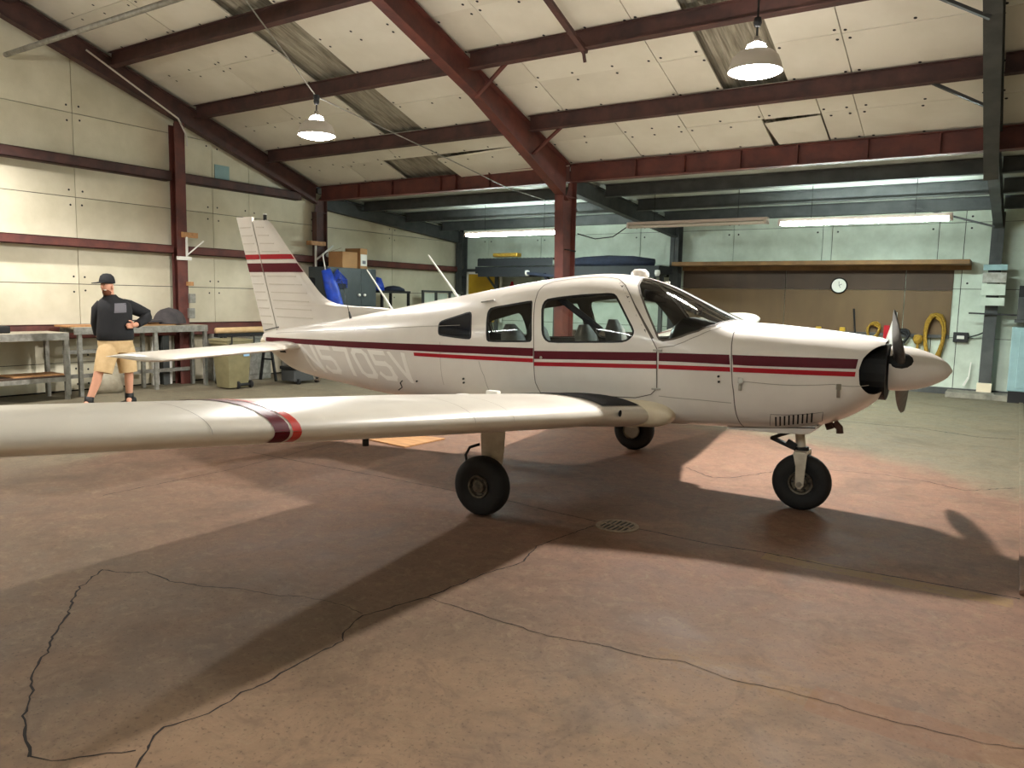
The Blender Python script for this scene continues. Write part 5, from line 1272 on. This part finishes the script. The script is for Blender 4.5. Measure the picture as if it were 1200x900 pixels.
# high rack with corrugated sheets and blue tarps behind the cabin
hr = empty('storage_rack', (-8.6, 15.6, 0), 0, 'dark high storage rack loaded with sheets behind the cabin', 'rack')
for xx in (-2.3, -.6, 2.05): MB().box((xx-.04, .25, 0), (xx+.04, .33, 2.2)).build('upright', 'greysteel', hr)
MB().box((-2.5, -.35, 2.2), (2.25, .35, 2.36)).build('deck', 'sheets', hr)
MB().box((-2.4, -.38, 2.12), (2.25, -.33, 2.34)).build('front_beam', 'sheets', hr)
MB().bar((-.9, -.5, 2.2), (0, -.5, 2.12), .1, .06).bar((-.5, -.5, 2.16), (-.3, -.5, 1.98), .03, .03).bar((-.5, -.5, 2.17), (-.5, -.3, 2.2), .04, .04).build('hanging_arm', 'navy', hr)
for xx in (-2.3, -.6, 2.05): MB().bar((xx, .25, 1.85), (xx, -.3, 2.28), .04, .04).build('brace', 'greysteel', hr)
n = 40; vs = []
for i in range(n+1):
    x = -11.0+2.1*i/n; h = .02 if i % 2 else 0
    vs += [(x, 15.2, 2.54+h), (x, 15.9, 2.54+h), (x, 15.2, 2.37), (x, 15.9, 2.37)]
tag(MB().add(vs, [(4*i, 4*i+1, 4*i+5, 4*i+4) for i in range(n)]+[(4*i, 4*i+2, 4*i+6, 4*i+4) for i in range(n)]).build('corrugated_sheets', 'sheets'), 'stack of dark corrugated sheets on the high rack', 'sheets')
tag(MB().tube([(-8.8, 15.45, 2.44), (-8.2, 15.4, 2.47), (-7.6, 15.4, 2.48), (-7.0, 15.42, 2.47), (-6.55, 15.45, 2.44)], [.07, .105, .12, .11, .075], 10).build('folded_tarp', 'navy', smooth=True), 'navy folded tarp bundle at the right of the high rack', 'tarp')
tag(MB().box((-10.6, 15.25, 2.59), (-9.9, 15.45, 2.68)).build('yellow_straps', 'ropeyellow', bevel=.03), 'yellow strap pile at the left of the high rack', 'straps')
for i, (x, z) in enumerate(((-9.55, 2.2), (-6.35, 2.2))): tag(MB().lathe([(.0, .07), (.05, .06), (.06, 0), (.04, -.06), (0, -.06)], (x, 15.16, z), 'z', 12).build('white_lamp_head', 'white', smooth=True), ['small white cap left on the rack edge', 'small white cap right on the rack edge'][i], 'cap')
# things seen through the cabin: wall conduit, hanging lamp, white pipes
tag(MB().tube([(-11.0, 16.4, 1.62), (-6.6, 16.4, 1.62)], .02, 8).build('wall_pipe', 'galv'), 'thin pipe along the back wall behind the cabin', 'pipe')
tag(MB().box((-9.3, 15.95, .0), (-7.4, 16.4, .9)).build('low_cupboard', 'plydark', bevel=.01), 'low brown cupboard behind the cabin', 'cupboard')
# ---- right part of back wall: shelf, brown board, clock, ropes
sf = empty('wall_shelf', (-3.5, 16.3, 2.4), 0, 'long wooden shelf edge above the brown plywood board', 'shelf')
MB().box((-2.78, -.55, -.02), (2.72, .18, .06)).build('shelf_board', 'woodedge', sf, bevel=.004)
MB().box((-2.78, .1, -.1), (2.72, .18, -.02)).build('cleat', 'woodedge', sf)
pb = empty('brown_board', (-3.65, 16.46, 1.2), 0, 'large brown plywood board on the back wall behind the nose', 'board')
for x0, x1 in ((-2.62, -.42), (-.41, 1.8), (1.81, 2.6)):
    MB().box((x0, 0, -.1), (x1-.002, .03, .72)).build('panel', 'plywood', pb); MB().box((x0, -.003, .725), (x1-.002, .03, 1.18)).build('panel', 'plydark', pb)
MB().box((-2.62, -.06, -.16), (2.6, .03, -.1)).build('ledge', 'greysteel', pb)
ck = empty('wall_clock', (-3.02, 16.44, 2.0), 0, 'round black rimmed wall clock on the brown board', 'clock')
MB().lathe([(.15, 0), (.16, -.03), (.145, -.05), (.135, -.035)], (0, 0, 0), 'y', 32).build('rim', 'black', ck, smooth=40); MB().lathe([(.138, -.03), (0, -.03)], (0, 0, 0), 'y', 32).build('face', 'clockface', ck)
MB().bar((0, -.036, 0), (.05, -.036, .03), .008, .008).bar((0, -.036, 0), (.03, -.036, -.04), .006, .006).bar((0, -.036, 0), (-.005, -.036, .085), .006, .006).build('hands', 'black', ck)
def coil(name, x, z, ht, wd, turns, r, mt, label):
    pts = []
    for i in range(turns*14+1):
        a = 2*PI*i/14; q = 1-.10*math.sin(i*.37); pts.append((x+wd*q*math.sin(a)+.02*math.sin(i*.9), 16.36-.05*math.sin(i*.21), z+ht*q*math.cos(a)-.04*math.cos(i*.5)))
    tag(MB().tube(pts, r, 6).build(name, mt, smooth=True), label, 'rope')
coil('rope_coil', -1.28, 1.02, .44, .15, 7, .022, 'ropeyellow', 'large coil of yellow rope hanging beside the outlet box')
coil('rope_coil', -2.33, 1.12, .16, .1, 4, .016, 'ropeyellow', 'small yellow rope coil hanging behind the propeller')
tag(MB().tube([(-1.95, 16.35, 1.5), (-1.97, 16.33, 1.25), (-2.0, 16.3, 1.0), (-2.03, 16.3, .78)], [.02, .06, .09, .1], 10).build('hanging_rag', 'white', smooth=True), 'whitish rag hanging on a hook below the brown board', 'rag')
coil('hose_coil', -1.85, 1.02, .15, .13, 3, .02, 'black', 'black hose loop hanging below the brown board')
tag(MB().lathe([(.0, .1), (.07, .08), (.09, 0), (.06, -.07), (.03, -.09)], (-1.55, 16.35, 1.0), 'z', 12).tube([(-1.55, 16.35, .92), (-1.55, 16.35, .45)], .025, 8).build('yellow_mallet', 'ropeyellow', smooth=40), 'yellow headed tool hanging by the rope coil', 'tool')
tag(MB().tube([(-2.72, 16.42, 1.55), (-2.65, 16.4, .95)], .018, 6).build('dark_rod', 'black'), 'thin dark rod leaning on the brown board', 'rod')
tag(MB().box((-2.15, 16.35, .9), (-2.05, 16.42, 1.25)).build('red_handle', 'red', bevel=.01), 'red tool handle hanging behind the propeller', 'tool')
for i, x in enumerate((-2.95, -3.4)): tag(MB().box((x, 16.36, 1.1), (x+.1, 16.42, 1.18)).build('yellow_tag', 'yellow', bevel=.01), ['yellow tag on the ledge of the brown board', 'second yellow tag left along the ledge'][i], 'tag')
ob = empty('outlet_box', (-.86, 16.44, 1.07), 0, 'black wall outlet box with a cable to the post', 'outlet')
MB().box((-.12, -.04, -.09), (.12, .03, .09)).build('cover', 'black', ob, bevel=.008); MB().box((-.06, -.048, -.03), (.06, -.04, .03)).build('socket', 'clockface', ob, bevel=.004)
MB().tube([(.12, -.03, 0), (.28, -.06, .06), (.42, -.12, .14)], .014, 6).build('cable', 'black', ob)
# stack of white signs on post, plinth, pedestal
for i, (z, h, mt) in enumerate(((2.28, .1, 'paleblue'), (2.06, .18, 'galv'), (1.84, .2, 'backboard'), (1.66, .14, 'backboard'))):
    tag(MB().box((-.58, 16.05-.03*i, z), (-.22, 16.12, z+h)).build('sheet_tray', mt, bevel=.004), ['topmost', 'second', 'third', 'lowest'][i]+' pale tray stacked on the grey post at right', 'tray', 'pale trays on the post')
tag(MB().box((-1.0, 15.85, 0), (.05, 16.4, .1)).box((-.55, 15.95, .1), (-.25, 16.12, .12)).build('concrete_plinth', 'concrete', bevel=.012), 'low broken concrete plinth under the grey post', 'plinth')
tag(MB().box((-.53, 16.02, .12), (-.3, 16.13, .28)).build('cream_block', 'cream', bevel=.008), 'cream block at the foot of the grey post', 'block')
tag(MB().bar((-.66, 16.4, .62), (-.68, 16.4, .34), .02, .02).bar((-.68, 16.4, .34), (-.75, 16.38, .18), .03, .03).build('drain_pipe', 'white'), 'thin white pipe running down beside the grey post', 'pipe')
# pale blue cabinet, shelf with grey box at right edge
fr = empty('pale_blue_cabinet', (.55, 16.0, 0), 0, 'pale blue enamel cabinet at the right edge', 'cabinet')
MB().box((-.62, -.3, .2), (.6, .35, 1.30)).build('body', 'paleblue', fr, bevel=.02); MB().box((-.5, -.315, .26), (.22, -.3, 1.24)).build('door', 'paleblue', fr, bevel=.008); MB().box((.24, -.315, .26), (.58, -.3, 1.24)).build('door', 'paleblue', fr, bevel=.008); MB().box((-.6, -.28, .0), (.58, .33, .2)).build('plinth', 'black', fr)
ws_ = empty('wall_shelf', (.5, 16.1, 1.38), 0, 'dark steel shelf above the pale blue cabinet', 'shelf'); MB().box((-.55, -.3, 0), (.9, .35, .05)).build('board', 'greysteel', ws_)
gb = empty('grey_meter_box', (.18, 16.0, 1.43), 0, 'grey metal box with black cap on the shelf at right', 'box')
MB().box((-.2, -.2, 0), (.17, .2, .38)).build('case', 'greysteel', gb, bevel=.01); MB().box((-.2, -.1, .38), (.17, .2, .58)).build('cap', 'black', gb, bevel=.01); MB().box((-.05, -.21, .26), (.09, -.2, .34)).build('dial', 'galv', gb); MB().tube([(0, 0, .58), (.02, .2, .9), (.3, .35, 1.3)], .02, 6).build('pipe', 'galv', gb)
tag(MB().box((.40, 15.85, 1.43), (.8, 16.2, 2.0)).build('blue_carton', 'lightbluebox', bevel=.01), 'light blue carton on the shelf at the right edge', 'carton')
tag(MB().bar((-.75, 16.1, 1.52), (.1, 16.1, 1.50), .03, .03).build('steel_rod', 'black'), 'black rod crossing the grey post at right', 'rod')
# rusty chain and channel beside kerb
rc = empty('rusty_channel', (.36, 9.5, 0), 0, 'rusty steel channel pieces lying beyond the kerb at right', 'scrap')
MB().box((-.14, 2.2, 0), (.3, 5.6, .16)).build('channel', 'rust', rc, bevel=.01); MB().box((-.02, .9, 0), (.35, 1.9, .12)).build('plate', 'rust', rc, bevel=.01); MB().lathe([(.0, .3), (.2, .26), (.3, .1), (.3, 0)], (.3, 5.2, .1), 'z', 14).build('drum', 'rust', rc, smooth=40)
cn = empty('iron_chain', (.24, 8.7, .0), 0, 'dark iron chain hanging by the kerb at the right edge', 'chain')
for k in range(12):
    a = [(.02*math.sin(k*1.3)+(0 if k % 2 else .0), -.35+.11*k+ .045*math.cos(t)*1.25, .09+.02*math.sin(k)+(.03*math.sin(t) if k % 2 else 0)) if k % 2 else (.03*math.sin(t), -.35+.11*k+.055*math.cos(t), .09+.02*math.sin(k)) for t in [2*PI*i/10 for i in range(11)]]
    MB().tube(a, .011, 6, False).build('link', 'black', cn, smooth=True)
